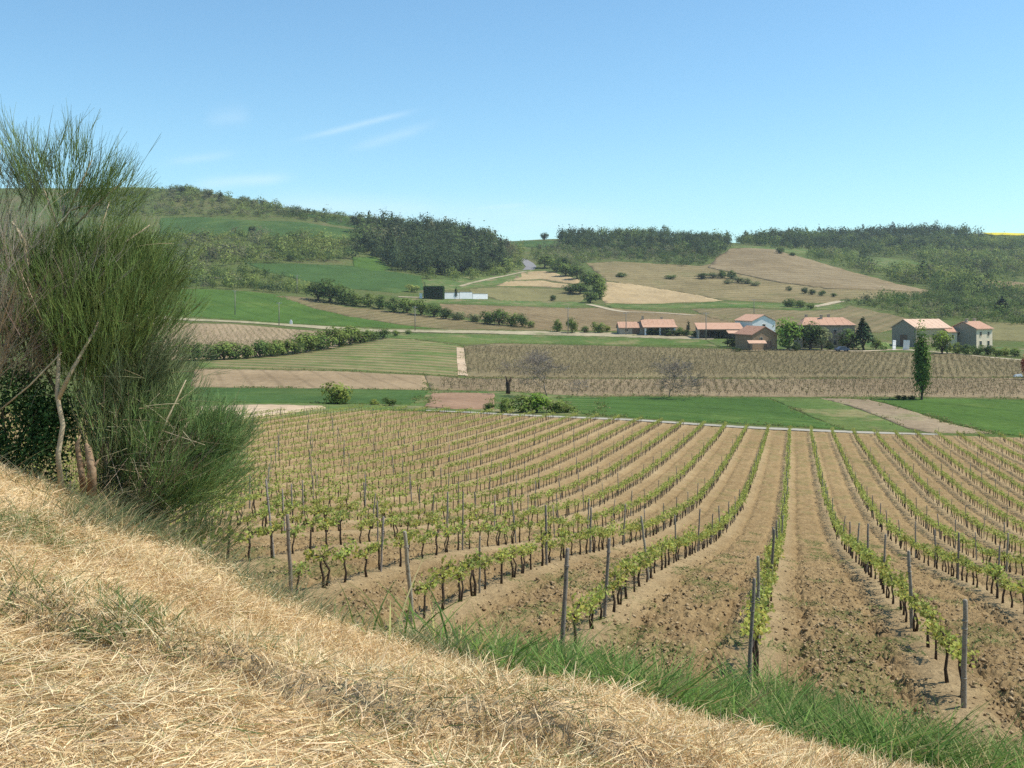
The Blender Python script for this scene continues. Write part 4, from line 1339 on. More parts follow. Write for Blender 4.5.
# ---------------------------------------------------------------- buildings
def gable_house(name, px, py, rz, L, Wd, he, hr, label, cat, wall='stone', gable_mat=None, wins=(), wins_gable=(), doors=(), chimneys=(), over=0.45, wall_gable=None, hip=0.0, tint=None, porch=None, roof_tint=None):
    """ridge along local x; front wall is the local -y side, gable the local -x end; origin at the middle of the footprint"""
    g = ground(px, py)
    root = empty(name, (g[0], g[1], g[2]), rz)
    b = MB()
    x0, x1, y0, y1 = -L / 2, L / 2, -Wd / 2, Wd / 2
    b.add([(x0, y0, -1.5), (x1, y0, -1.5), (x1, y1, -1.5), (x0, y1, -1.5), (x0, y0, he), (x1, y0, he), (x1, y1, he), (x0, y1, he), (x0 + hip, 0, hr - .12), (x1 - hip, 0, hr - .12)],
          [(0, 1, 5, 4), (1, 2, 6, 5), (2, 3, 7, 6), (3, 0, 4, 7), (4, 8, 7), (5, 6, 9)])
    wo = b.build('wall', M[wall], root)
    if tint: wo.color = (*tint, 1)
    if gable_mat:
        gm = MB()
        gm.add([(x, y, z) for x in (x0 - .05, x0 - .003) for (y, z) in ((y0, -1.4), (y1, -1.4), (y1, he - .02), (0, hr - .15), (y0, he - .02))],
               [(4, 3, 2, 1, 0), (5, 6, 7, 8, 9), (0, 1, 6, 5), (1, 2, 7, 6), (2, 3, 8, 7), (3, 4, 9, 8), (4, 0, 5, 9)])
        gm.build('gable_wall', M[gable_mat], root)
    r = MB()
    sl = (hr - he) / (Wd / 2)
    ze = he - sl * over
    th = 0.22
    ox = over * .7
    for s in (-1, 1):
        ye = s * (Wd / 2 + over)
        n = 14
        for kx in range(n):             # tile courses run up the slope in shallow waves
            a0 = x0 - ox + (L + 2 * ox) * kx / n
            a1 = x0 - ox + (L + 2 * ox) * (kx + 1) / n
            def lim(a):
                return min(max(a, x0 + hip), x1 - hip) if hip else a
            q = [(a0, ye, ze), (a1, ye, ze), (lim(a1), 0, hr), (lim(a0), 0, hr)]
            dz = 0.04 * (kx % 2)
            top = [(p[0], p[1], p[2] + th + dz) for p in q]
            bot = [(p[0], p[1], p[2]) for p in q]
            f = [(0, 1, 2, 3), (7, 6, 5, 4), (0, 4, 5, 1), (1, 5, 6, 2), (2, 6, 7, 3), (3, 7, 4, 0)]
            r.add(top + bot, f if s < 0 else [tuple(reversed(ff)) for ff in f])
    if hip:
        for s in (-1, 1):
            xe = s * (L / 2 + ox)
            xr = s * (L / 2 - hip)
            r.add([(xe, -Wd / 2 - over, ze + th), (xe, Wd / 2 + over, ze + th), (xr, 0, hr + th)], [(0, 1, 2) if s > 0 else (2, 1, 0)])
    ro = r.build('roof', M['roof'], root)
    if roof_tint: ro.color = (*roof_tint, 1)
    for (cx_, cy_) in chimneys:
        c = MB()
        zt = hr - abs(cy_) * sl
        c.box(cx_ - .35, cx_ + .35, cy_ - .35, cy_ + .35, zt - .3, zt + 1.3)
        c.box(cx_ - .45, cx_ + .45, cy_ - .45, cy_ + .45, zt + 1.3, zt + 1.45)
        c.build('chimney', M['stone'], ro)

    def opening(kind, side, u, z, w, h):
        f, gl = MB(), MB()
        if side == 'front':
            f.box(u - w / 2 - .12, u + w / 2 + .12, y0 - .09, y0 - .003, z - .12, z + h + .14)
            gl.box(u - w / 2, u + w / 2, y0 - .12, y0 - .093, z, z + h)
            if kind == 'window':
                f.box(u - w / 2 - .18, u + w / 2 + .18, y0 - .16, y0 - .125, z - .2, z - .125)
        else:
            f.box(x0 - .09, x0 - .003, u - w / 2 - .12, u + w / 2 + .12, z - .12, z + h + .14)
            gl.box(x0 - .12, x0 - .093, u - w / 2, u + w / 2, z, z + h)
        fo = f.build(kind, M['cream'] if kind == 'window' else M['shutter'], root)
        gl.build('pane' if kind == 'window' else 'door_leaf', M['glass'] if kind == 'window' else M['shutter'], fo)
    for (u, z, w, h) in wins: opening('window', 'front', u, z, w, h)
    for (u, z, w, h) in wins_gable: opening('window', 'gable', u, z, w, h)
    for (s, u, z, w, h) in doors: opening('door', s, u, z, w, h)
    if porch:
        p = MB()
        for u in porch:
            p.box(u - .28, u + .28, y0 - 2.2, y0 - 1.7, -.6, he - .6)
        p.build('pillars', M['white'], root)
        pr = MB()
        pr.add([(x0 - .4, y0 - 2.8, he - .65), (x1 + .4, y0 - 2.8, he - .65), (x1 + .4, y0 - .4, he + .05), (x0 - .4, y0 - .4, he + .05),
                (x0 - .4, y0 - 2.8, he - .45), (x1 + .4, y0 - 2.8, he - .45), (x1 + .4, y0 - .4, he + .25), (x0 - .4, y0 - .4, he + .25)],
               [(0, 3, 2, 1), (4, 5, 6, 7), (0, 1, 5, 4), (1, 2, 6, 5), (2, 3, 7, 6), (3, 0, 4, 7)])
        pr.build('porch_roof', M['roof'], root)
    return tag(root, label, cat)


gable_house('bungalow', 657, 333.5, math.radians(3), 11.5, 7, 2.9, 4.9, 'low tiled bungalow with white porch pillars behind a dark hedge', 'house', 'stone', wins=[(-3, .9, 1.2, 1.2), (3, .9, 1.2, 1.2)], doors=[('front', 0, 0, 1.0, 2.1)], chimneys=[(-5.2, 0), (1.8, .8)], porch=(-5.2, 0, 5.2))
gable_house('garage', 630, 333.5, math.radians(3), 8.6, 6, 2.2, 4.0, 'lower tiled wing at the left end of the bungalow', 'house', 'grey_wall', wins=[(-1.8, .8, 1.1, 1.0)], doors=[('front', 1.6, 0, 2.4, 2.0)])
# long open fronted shed
g = ground(719, 338)
root = empty('long_shed', g)
b = MB()
b.box(-7.6, 7.6, 2.9, 3.2, -.5, 4.3); b.box(-7.6, -7.3, -2.6, 2.9, -.5, 2.9); b.box(7.3, 7.6, -2.6, 2.9, -.5, 2.9)
b.build('wall', M['grey_wall'], root)
b = MB()
b.add([(-8, -3.2, 2.9), (8, -3.2, 2.9), (8, 3.5, 5.0), (-8, 3.5, 5.0), (-8, -3.2, 3.15), (8, -3.2, 3.15), (8, 3.5, 5.25), (-8, 3.5, 5.25)], [(0, 3, 2, 1), (4, 5, 6, 7), (0, 1, 5, 4), (1, 2, 6, 5), (2, 3, 7, 6), (3, 0, 4, 7)])
b.build('roof', M['roof'], root)
for u in (-3.8, 0, 3.8):
    b = MB(); b.box(u - .12, u + .12, -2.6, -2.36, -.5, 2.85); b.build('post', M['bark'], root)
tag(root, 'long open fronted shed with a single pink tiled roof slope', 'shed')
gable_house('white_barn', 755, 337, math.radians(112), 10.5, 9.5, 5.8, 7.8, 'barn with a white gable and tiled roof behind the brown barn', 'barn', 'white', wins_gable=[(0, 3.6, 1.0, 1.0)], roof_tint=(1.15, 1.15, 1.15))
gable_house('brown_barn', 756, 349, math.radians(108), 10, 8.6, 4.6, 6.9, 'brown stone barn with wide gable and tiled porch roofs', 'barn', 'stone', tint=(.75, .62, .5), wins_gable=[(1.2, 2.9, .8, .9)], doors=[('gable', -1.5, 0, 1.6, 2.4)], roof_tint=(.85, .8, .8))
for (px, py, w, d, h, lab) in ((757, 351.5, 5.4, 2.6, 2.3, 'small pale tiled porch roof on posts before the brown barn'), (734, 347, 4.2, 3.4, 4.2, 'small tiled lean-to on posts at the left of the brown barn')):
    g = ground(px, py)
    root = empty('porch', g)
    b = MB()
    b.add([(-w / 2, -d / 2, h), (w / 2, -d / 2, h), (w / 2, d / 2, h + .8), (-w / 2, d / 2, h + .8), (-w / 2, -d / 2, h + .2), (w / 2, -d / 2, h + .2), (w / 2, d / 2, h + 1.0), (-w / 2, d / 2, h + 1.0)], [(0, 3, 2, 1), (4, 5, 6, 7), (0, 1, 5, 4), (1, 2, 6, 5), (2, 3, 7, 6), (3, 0, 4, 7)])
    ro = b.build('tiled_roof', M['roof'], root)
    ro.color = (1.15, 1.2, 1.2, 1)
    for sx in (-1, 1):
        for sy in (-1, 1):
            b = MB(); b.box(sx * (w / 2 - .3) - .1, sx * (w / 2 - .3) + .1, sy * (d / 2 - .3) - .1, sy * (d / 2 - .3) + .1, -.5, h + (.5 if sy > 0 else .1)); b.build('post', M['bark'], root)
    tag(root, lab, 'porch')
gable_house('farmhouse', 824, 347.5, math.radians(2), 16.6, 8.5, 7.2, 9.3, 'long two storey farmhouse with hipped tiled roof half hidden by trees', 'house', 'stone', tint=(.95, .9, .85), hip=2.2,
            wins=[(-6, 1, 1, 1.5), (-2.4, 1, 1, 1.5), (2, 1, 1, 1.5), (6, 1, 1, 1.5), (-6, 4.4, 1, 1.4), (-2.4, 4.4, 1, 1.4), (2, 4.4, 1, 1.4), (6, 4.4, 1, 1.4)], doors=[('front', 0, 0, 1.2, 2.3)], chimneys=[(-5.5, .6), (-1.2, -.8), (1.6, .5)])
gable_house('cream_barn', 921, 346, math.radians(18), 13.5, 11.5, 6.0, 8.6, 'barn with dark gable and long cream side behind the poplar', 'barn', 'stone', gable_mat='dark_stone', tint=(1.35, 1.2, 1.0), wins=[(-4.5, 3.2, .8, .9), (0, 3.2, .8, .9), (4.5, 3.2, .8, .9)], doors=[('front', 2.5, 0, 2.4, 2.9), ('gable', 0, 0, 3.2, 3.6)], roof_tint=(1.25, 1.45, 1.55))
gable_house('annexe', 947, 347, math.radians(18), 3.6, 5, 5.0, 6.3, 'narrow cream annexe between the barn and the tall stone house', 'house', 'cream', wins=[(0, 3, .8, 1)], roof_tint=(1.15, 1.1, 1.1))
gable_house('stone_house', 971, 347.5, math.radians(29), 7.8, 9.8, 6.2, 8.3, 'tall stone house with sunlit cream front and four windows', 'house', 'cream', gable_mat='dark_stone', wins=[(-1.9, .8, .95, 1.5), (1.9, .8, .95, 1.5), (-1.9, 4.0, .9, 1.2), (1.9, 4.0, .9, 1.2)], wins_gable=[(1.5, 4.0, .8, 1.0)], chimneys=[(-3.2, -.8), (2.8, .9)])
for (px, rz) in ((894, 40), (906, -25)):
    g = ground(px, 350)
    b = MB()
    b.box(-.9, .9, -.05, .05, .05, 3.0)
    for zz in (.5, 1.5, 2.6): b.box(-.85, .85, -.1, -.053, zz, zz + .14)
    o = b.build('barn_door', M['white'])
    o.location = g
    o.rotation_euler = (0, math.radians(4), math.radians(rz))
    tag(o, ['white door leaf propped at the left of the dark barn gable', 'white door leaf propped at the right of the dark barn gable'][px > 900], 'door')
# walled enclosure with clipped hedge
def wall_piece(px0, px1, py, h, label):
    a, c = ground(px0, py), ground(px1, py)
    root = empty('enclosure_wall', (a + c) / 2)
    L = float(np.hypot(*(c - a)[:2])); root.rotation_euler = (0, 0, math.atan2(c[1] - a[1], c[0] - a[0]))
    b = MB(); b.box(-L / 2, L / 2, -.2, .2, -1.5, h); b.build('wall', M['white'], root)
    b = MB(); b.box(-L / 2 - .08, L / 2 + .08, -.3, .3, h + .003, h + .18); b.build('coping', M['concrete'], root)
    tag(root, label, 'wall')
wall_piece(444.5, 459, 299, 3.2, 'left white wall section between the clipped hedge and the cypress')
wall_piece(459.5, 472, 299, 3.5, 'taller middle section of the white enclosure wall')
wall_piece(472.5, 487.5, 299, 2.7, 'lower right end section of the white enclosure wall')
g = ground(434, 299)
k = g[1] / F
root = empty('clipped_hedge', g)
n = 5200
P = rng.uniform(-1, 1, (n, 3))
ax = rng.integers(0, 3, n)
P[np.arange(n), ax] = np.sign(P[np.arange(n), ax]) * (1 + rng.normal(0, .03, n))
P = P * np.array([9.6 * k, 2.2, 6.3 * k]) + np.array([0, 0, 6.3 * k])
v, q, c = leaves(P, rng.uniform(.35, .7, n), jitter((.075, .125, .045), n, .3))
link_mesh('foliage', np_mesh('foliage', v, q, c), M['leaf_far'], root)
b = MB(); b.box(-9.2 * k, 9.2 * k, -2, 2, -.8, 12.2 * k); b.build('inner_branches', M['bark'], root)
tag(root, 'dark clipped box shaped hedge at the left of the white wall', 'hedge')
g = ground(421, 298.5)
b = MB(); b.box(-.7, .7, -.4, .4, -.3, 2.4); b.box(-.9, .9, -.55, .55, 2.403, 2.7)
o = b.build('gate_pillar', M['white']); o.location = g
tag(o, 'small white pillar just left of the clipped hedge', 'pillar')
g = ground(291, 324.5)
b = MB(); b.box(-.45, .45, -.3, .3, -.2, 1.2); b.box(-.3, .3, -.25, .25, 1.203, 1.75)
o = b.build('marker_box', M['white']); o.location = g
tag(o, 'small white roadside box on the edge of the bright green field', 'box')
g = ground(1018, 377)
b = MB()
b.add([(-1.1, -.5, -.1), (1.0, -.6, -.1), (1.2, .5, -.1), (-.9, .6, -.1), (-.7, -.3, .6), (.5, -.4, .75), (.7, .3, .65), (-.6, .4, .5)], [(0, 3, 2, 1), (4, 5, 6, 7), (0, 1, 5, 4), (1, 2, 6, 5), (2, 3, 7, 6), (3, 0, 4, 7)])
o = b.build('boulder', M['white']); o.location = g
tag(o, 'pale boulder at the foot of the dark red tree', 'boulder')
# parked car by the farmhouse
g = ground(842, 351.5)
root = empty('parked_car', g, math.radians(8))
b = MB()
prof = [(-2.05, .35), (-2.1, .75), (-1.95, .95), (-1.3, 1.02), (-.75, 1.45), (.75, 1.48), (1.35, 1.05), (2.0, .92), (2.1, .6), (2.05, .35)]
vs = [(x, s * (.82 if z > 1.1 else .88), z) for s in (-1, 1) for x, z in prof]
n = len(prof)
b.add(vs, [tuple(range(n)), tuple(range(2 * n - 1, n - 1, -1))] + [(i, n + i, n + (i + 1) % n, (i + 1) % n) for i in range(n)])
b.build('body', NT('car_paint').surf((.10, .13, .19), .3, spec=.5), root)
b = MB(); b.add([(-1.15, -.9, 1.06), (1.15, -.9, 1.06), (.7, -.86, 1.4), (-.7, -.86, 1.4)], [(0, 1, 2, 3)]); b.build('side_window', M['glass'], root)
for x in (-1.3, 1.3):
    for s in (-1, 1):
        b = MB(); b.tube([(x, s * .92, .33), (x, s * .70, .33)], .33, 14); b.build('wheel', NT('tyre').surf((.02, .02, .02), .8), root)
tag(root, 'small dark blue grey car parked below the long farmhouse', 'car')


def utility_pole(px, py, toppy, label, arms=1):
    g = ground(px, py)
    h = (py - toppy) * g[1] / F
    root = empty('utility_pole', g)
    b = MB(); b.tube([(0, 0, -.5), (0.02, 0, h * .5), (0, 0, h)], [.19, .16, .12], 8); b.build('pole', M['post_wood'], root, True)
    b = MB(); b.box(-.9, .9, -.06, .06, h - .5, h - .38)
    for u in (-.8, 0, .8): b.tube([(u, 0, h - .38), (u, 0, h - .18)], .05, 6)
    b.build('crossarm', M['metal'], root)
    tag(root, label, 'utility pole', 'utility poles along the valley')


for a in ((235, 315, 290, 'utility pole in the bright green field, leftmost of all'), (279, 325.5, 302, 'utility pole left of the small white roadside box'), (297, 294, 275, 'utility pole beside the dark bush above the green field'),
          (415, 331, 306, 'utility pole by the road below the long bush line'), (568, 334, 307, 'utility pole among the roadside bushes'), (626, 335, 312, 'utility pole in front of the lower tiled wing'),
          (706, 340, 312, 'utility pole in front of the long open shed'), (754, 318, 299, 'utility pole in the brown field behind the barns'), (400, 231, 212, 'slim mast on the skyline above the pine wood'), (383, 229, 212, 'second mast on the skyline, left of the other')):
    utility_pole(*a)


# ---------------------------------------------------------------- vines and posts
ANG = math.atan(ROW_T)                       # rows lean from +Y towards +X by this angle
ROW_START = {-8: 19.5, -7: 18.8, -6: 17.8, -5: 17.0, -4: 16.3, -3: 15.55, -2: 14.2, -1: 12.8, 0: 11.1, 1: 11.4, 2: 12.0, 3: 13.0}


def row_name(k):
    if k == 0: return 'the straight middle row'
    return 'the %s row %s of the straight row' % (ordinal(abs(k)), 'right' if k > 0 else 'left')


def in_field(x, y):
    px = CX + F * x / y
    return (y < far_edge(px) - 0.8)


VL = (.335, .365, .085)


def vine_proto(i):
    r = random.Random(100 + i)
    rg = np.random.default_rng(300 + i)
    root = empty('grapevine', (0, 0, 0))
    b = MB()
    lean = r.uniform(-.10, .10)
    hd = r.uniform(.42, .50)
    pts = [(0, 0, -.08), (r.uniform(-.03, .03), lean * .3 + r.uniform(-.03, .03), hd * .35), (r.uniform(-.03, .03), lean * .7, hd * .7), (0, lean, hd), (0, lean, hd + .03)]
    b.tube(pts, [.030, .021, .018, .027, .016], 7)
    if r.random() < .3:
        b.tube([(0.03, .02, -.05), (.04, .12, hd * .5), (0, lean + .04, hd * .95)], [.022, .017, .015], 6)
    ends = []
    for s in (-1, 1):
        L = r.uniform(.24, .44)
        e = (r.uniform(-.03, .03), lean + s * L, hd + r.uniform(.04, .12))
        b.tube([(0, lean, hd - .02), (0, lean + s * L * .5, hd + .05), e], [.022, .016, .010], 5)
        ends.append(((0, lean, hd), e))
    b.build('trunk', M['vine_bark'], root, True)
    P = []
    for a, e in ends:
        for _ in range(5):
            t = rg.uniform(.15, 1.05)
            base = np.array(a) * (1 - t) + np.array(e) * t
            n = int(rg.integers(13, 21))
            hgt = rg.uniform(.04, .17)
            u = rg.uniform(0, 1, n)
            q = base + np.stack([rg.normal(0, .075, n), rg.normal(0, .075, n), u * hgt + rg.normal(0, .025, n) - .04], 1)
            P.append(q)
    P = np.concatenate(P)
    n = len(P)
    c = np.array(VL)[None] * (1 + rg.uniform(-.3, .3, (n, 1))) * (1 + rg.uniform(-.1, .1, (n, 3)))
    yl = rg.uniform(size=n) < .12
    c[yl] *= np.array([1.35, 1.15, 1.0])
    v, qd, cc = leaves(P, rg.uniform(.032, .078, n), c, .6, .85)
    link_mesh('foliage', np_mesh('foliage', v, qd, cc), M['vine_leaf'], root)
    return root


VPROTO = [vine_proto(i) for i in range(10)]


def gap(k, j):
    return ((k * 7919 + j * 104729) % 97) < 5


vine_list = []
for k in range(-34, 27):
    c = -0.5 + ROW_S * k
    y = ROW_START.get(k, 20.0 if k < 0 else 14.0 + (k - 3) * 1.0)
    y += 0.45
    j = 0
    while y < 120:
        x = c + ROW_T * y
        px = CX + F * x / y
        if -200 < px < 1150 and in_field(x, y) and not gap(k, j):
            vine_list.append((y, k, x, j, px))
        y += 0.76 * (1 + 0.08 * math.sin(k * 3.1 + j * 1.7))
        j += 1
vis = sorted([v for v in vine_list if 232 < v[4] < 1030])
near = vis[:300]
near_set = set((v[1], v[3]) for v in near)
cnt = {}
first = [True] * len(VPROTO)
for (y, k, x, j, px) in sorted(near, key=lambda v: (v[1], v[0])):
    cnt[k] = cnt.get(k, 0) + 1
    i = random.randrange(len(VPROTO))
    o = VPROTO[i] if first[i] else copy_tree(VPROTO[i])
    first[i] = False
    xx = x + random.gauss(0, .035)
    z = float(height(np.array([xx]), np.array([y]))[0]) + 0.085
    o.location = (xx, y, z)
    s = random.uniform(.74, 1.08)
    o.scale = (s, s, s * random.uniform(.92, 1.1))
    o.rotation_euler = (0, 0, -ANG + random.choice([0, math.pi]) + random.uniform(-.12, .12))
    tn = random.uniform(.82, 1.15)
    for ch in o.children:
        if ch.name.startswith('foliage'):
            ch.color = (tn * random.uniform(.92, 1.08), tn, tn, 1)
    tag(o, 'leafing vine, %s counted up %s' % (ordinal(cnt[k]), row_name(k)), 'vine', 'vines of the vineyard rows')

rest = [v for v in vine_list if (v[1], v[3]) not in near_set]
R = np.array([(v[2], v[0]) for v in rest])
R[:, 0] += rng.normal(0, .05, len(R))
RZ = height(R[:, 0], R[:, 1]) + 0.05
P0 = np.column_stack([R, RZ])
n = len(P0)
D = np.column_stack([rng.normal(0, .08, n), rng.normal(0, .12, n), np.ones(n)])
trunk_c = jitter((.045, .032, .022), n, .25)
tv = rods(P0, D, rng.uniform(.46, .6, n), rng.uniform(.024, .034, n), np.zeros((n, 3)), trunk_c, 2, .25)
o = link_mesh('distant_vine_trunks', np_mesh('distant_vine_trunks', tv[0], tv[1], tv[2]), M['twig'])
tag(o, 'dark trunks of the many farther vines covering the field', 'vines', None, 'stuff')
nl = 50
u = rng.normal(0, .29, (n, nl))
top = P0[:, None, :] + np.stack([u * ROW_T + rng.normal(0, .085, (n, nl)), u, .46 + rng.uniform(0, 1, (n, nl)) ** 1.3 * .27], 2)
vig = np.clip(fbm(P0[:, 0] * .12, P0[:, 1] * .12, 3, 61) * 1.5 - .25 + rng.normal(0, .18, n), .55, 1)
keep = rng.uniform(size=(n, nl)) < np.clip(vig + .2, 0, 1)[:, None]
c = np.repeat(np.array(VL)[None, None] * rng.uniform(.8, 1.15, (n, 1, 1)), nl, 1) * rng.uniform(.7, 1.3, (n, nl, 1))
lv = leaves(top[keep], rng.uniform(.065, .125, int(keep.sum())), c[keep], .6, .85)
o = link_mesh('distant_vine_foliage', np_mesh('distant_vine_foliage', lv[0], lv[1], lv[2]), M['vine_leaf'])
tag(o, 'young green foliage of the many farther vine rows', 'vines', None, 'stuff')

# posts
post_list = []
for k in range(-34, 27):
    c = -0.5 + ROW_S * k
    y = ROW_START.get(k, 20.0 if k < 0 else 14.0 + (k - 3) * 1.0)
    j = 0
    while y < 120:
        x = c + ROW_T * y
        px = CX + F * x / y
        if -200 < px < 1150 and in_field(x, y):
            post_list.append((y, k, x, j, px))
        y += (3.2 if j == 0 and k < 1 else 4.9) + 0.3 * math.sin(k * 1.3 + j)
        j += 1
    ye = 116
PP = []
for i in range(6):
    r = random.Random(500 + i)
    b = MB()
    h = [1.22, 1.12, 1.26, 1.06, 1.24, 1.14][i]
    ra = [.029, .020, .024, .018, .027, .020][i]
    nseg = 8
    pts = [(r.uniform(-.006, .006), r.uniform(-.006, .006), -.25 + (h + .25) * t / nseg) for t in range(nseg + 1)]
    pts.append((pts[-1][0], pts[-1][1], h + .012))
    b.tube(pts, [ra * (1.08 - .2 * t / nseg) * r.uniform(.95, 1.05) for t in range(nseg + 1)] + [ra * .6], 9)
    for kx in range(3):
        za = r.uniform(.35, h - .15)
        b.tube([(0, 0, za), (0, 0, za + .012)], ra * 1.13, 9)       # wire loops
    PP.append(b.mesh('vineyard_post', True))
pvis = sorted([p for p in post_list if 232 < p[4] < 1030])[:300]
pset = set((p[1], p[3]) for p in pvis)
cnt = {}
TALL = {(-3, 2): 1.25, (-4, 1): 1.3}
for (y, k, x, j, px) in sorted(pvis, key=lambda v: (v[1], v[0])):
    cnt[k] = cnt.get(k, 0) + 1
    end = (j == 0)
    i = random.choice([0, 4, 2]) if end else random.randrange(6)
    z = float(height(np.array([x]), np.array([y]))[0]) + 0.05
    o = link_mesh('vineyard_post', PP[i], M['post_wood'])
    o.location = (x + random.gauss(0, .03), y, z)
    o.scale = (1.1 if end else 1, 1.1 if end else 1, (random.uniform(1.0, 1.1) if end else random.uniform(.92, 1.08)) * TALL.get((k, j), 1))
    o.rotation_euler = (random.gauss(0, .05) + (.05 if end else 0), random.gauss(0, .05), random.uniform(0, 6.28))
    if (k, j) == (0, 0): o.rotation_euler = (.03, .07, 1); o.scale = (.75, .75, 1.1)
    if (k, j) == (1, 0): o.rotation_euler = (.02, -.045, 1); o.scale = (1.0, 1.0, 1.02)
    t = random.uniform(.7, 1.2)
    o.color = (t, t * random.uniform(.96, 1.02), t * random.uniform(.92, 1.02), 1)
    tag(o, 'grey wooden %s, %s counted up %s' % ('end post' if end else 'post', ordinal(cnt[k]), row_name(k)), 'post', 'posts of the vineyard rows')
rest = [p for p in post_list if (p[1], p[3]) not in pset]
A = np.array([(p[2], p[0]) for p in rest])
P0 = np.column_stack([A, height(A[:, 0], A[:, 1])])
n = len(P0)
tv = rods(P0, np.column_stack([rng.normal(0, .04, n), rng.normal(0, .04, n), np.ones(n)]), rng.uniform(.9, 1.25, n), rng.uniform(.016, .025, n), np.zeros((n, 3)), jitter((.17, .145, .115), n, .3, .05), 2, .15)
o = link_mesh('distant_posts', np_mesh('distant_posts', tv[0], tv[1], tv[2]), M['twig'])
tag(o, 'grey stakes standing in the many farther vine rows', 'posts', None, 'stuff')


def row_wires(k):
    c = -0.5 + ROW_S * k
    y0 = min(p[0] for p in post_list if p[1] == k)
    mb = MB()
    for hgt in (.55,):
        pts = []
        for y in np.arange(y0, 48, 2.4):
            x = c + ROW_T * y
            pts.append((x + .035, y, float(height(np.array([x]), np.array([y]))[0]) + .05 + hgt - .012 * (len(pts) % 2)))
        mb.tube(pts, .0013, 4)
    o = mb.build('trellis_wire', M['old_wire'])
    tag(o, 'thin rusty wire strung post to post along ' + row_name(k), 'wire', 'trellis wires of the vineyard rows')


for k in range(-5, 6):
    row_wires(k)


def far_rows(name, poly, yr, ang, sp, along, col, label, size=.5, tr=.5):
    """low vines of a farther vineyard: countless short stocks in rows"""
    xs = []
    ca, sa = math.cos(math.radians(ang)), math.sin(math.radians(ang))
    for a in np.arange(-420, 420, sp):
        for_b = np.arange(0, 480, along)
        xs.append(np.column_stack([a * ca + for_b * sa, -a * sa + for_b * ca]))
    P = np.concatenate(xs)
    P[:, 1] += yr[0] - 60
    P += rng.normal(0, .33, P.shape)
    P = P[(P[:, 1] > yr[0]) & (P[:, 1] < yr[1])]
    Z = height(P[:, 0], P[:, 1])
    k = inside(poly, CX + F * P[:, 0] / P[:, 1], HY - F * Z / P[:, 1]) & (rng.uniform(size=len(P)) < .85)
    P = np.column_stack([P, Z])[k]
    n = len(P)
    a = rods(P, np.column_stack([rng.normal(0, .1, (n, 2)), np.ones(n)]), rng.uniform(.8, 1.2, n) * tr, np.full(n, .03), np.zeros((n, 3)), jitter((.17, .13, .09), n, .2), 1, .2)
    nl = 7
    Q = P[:, None, :] + np.stack([rng.normal(0, .2, (n, nl)), rng.normal(0, .2, (n, nl)), tr + rng.uniform(-.1, .25, (n, nl))], 2)
    c = jitter(col, n * nl, .3)
    b = leaves(Q.reshape(-1, 3), rng.uniform(.5, 1.2, n * nl) * .20 * size / .5, c, .6, .9)
    v, q, cc = merge([a, b])
    o = link_mesh(name, np_mesh(name, v, q, cc), M['leaf_far'])
    tag(o, label, 'vines', None, 'stuff')


far_rows('far_vines', [(464, 347), (600, 347), (860, 353), (960, 356), (1024, 363), (1110, 368), (1110, 377), (466, 376)], (215, 330), 22, 1.6, 0.95, (.18, .158, .078), 'low vines of the brown upper vineyard before the houses')
far_rows('far_vines', [(440, 379), (1110, 379), (1110, 398), (800, 396), (570, 395), (440, 389)], (160, 232), 10, 1.6, 1.0, (.19, .16, .08), 'low vines of the paler vineyard just beyond the wheat')
far_rows('far_vines', [(150, 326), (300, 331), (368, 335), (330, 347), (255, 355), (150, 358)], (250, 380), 20, 2.6, 1.3, (.14, .13, .05), 'rows of low vines on the tan plot behind the hedgerow')


# ---------------------------------------------------------------- grass of the bank
def pts_region(n, x0, x1, y0, y1):
    return rng.uniform(x0, x1, n), rng.uniform(y0, y1, n)


def to_px(x, y, z):
    return CX + F * x / y, HY - F * z / y


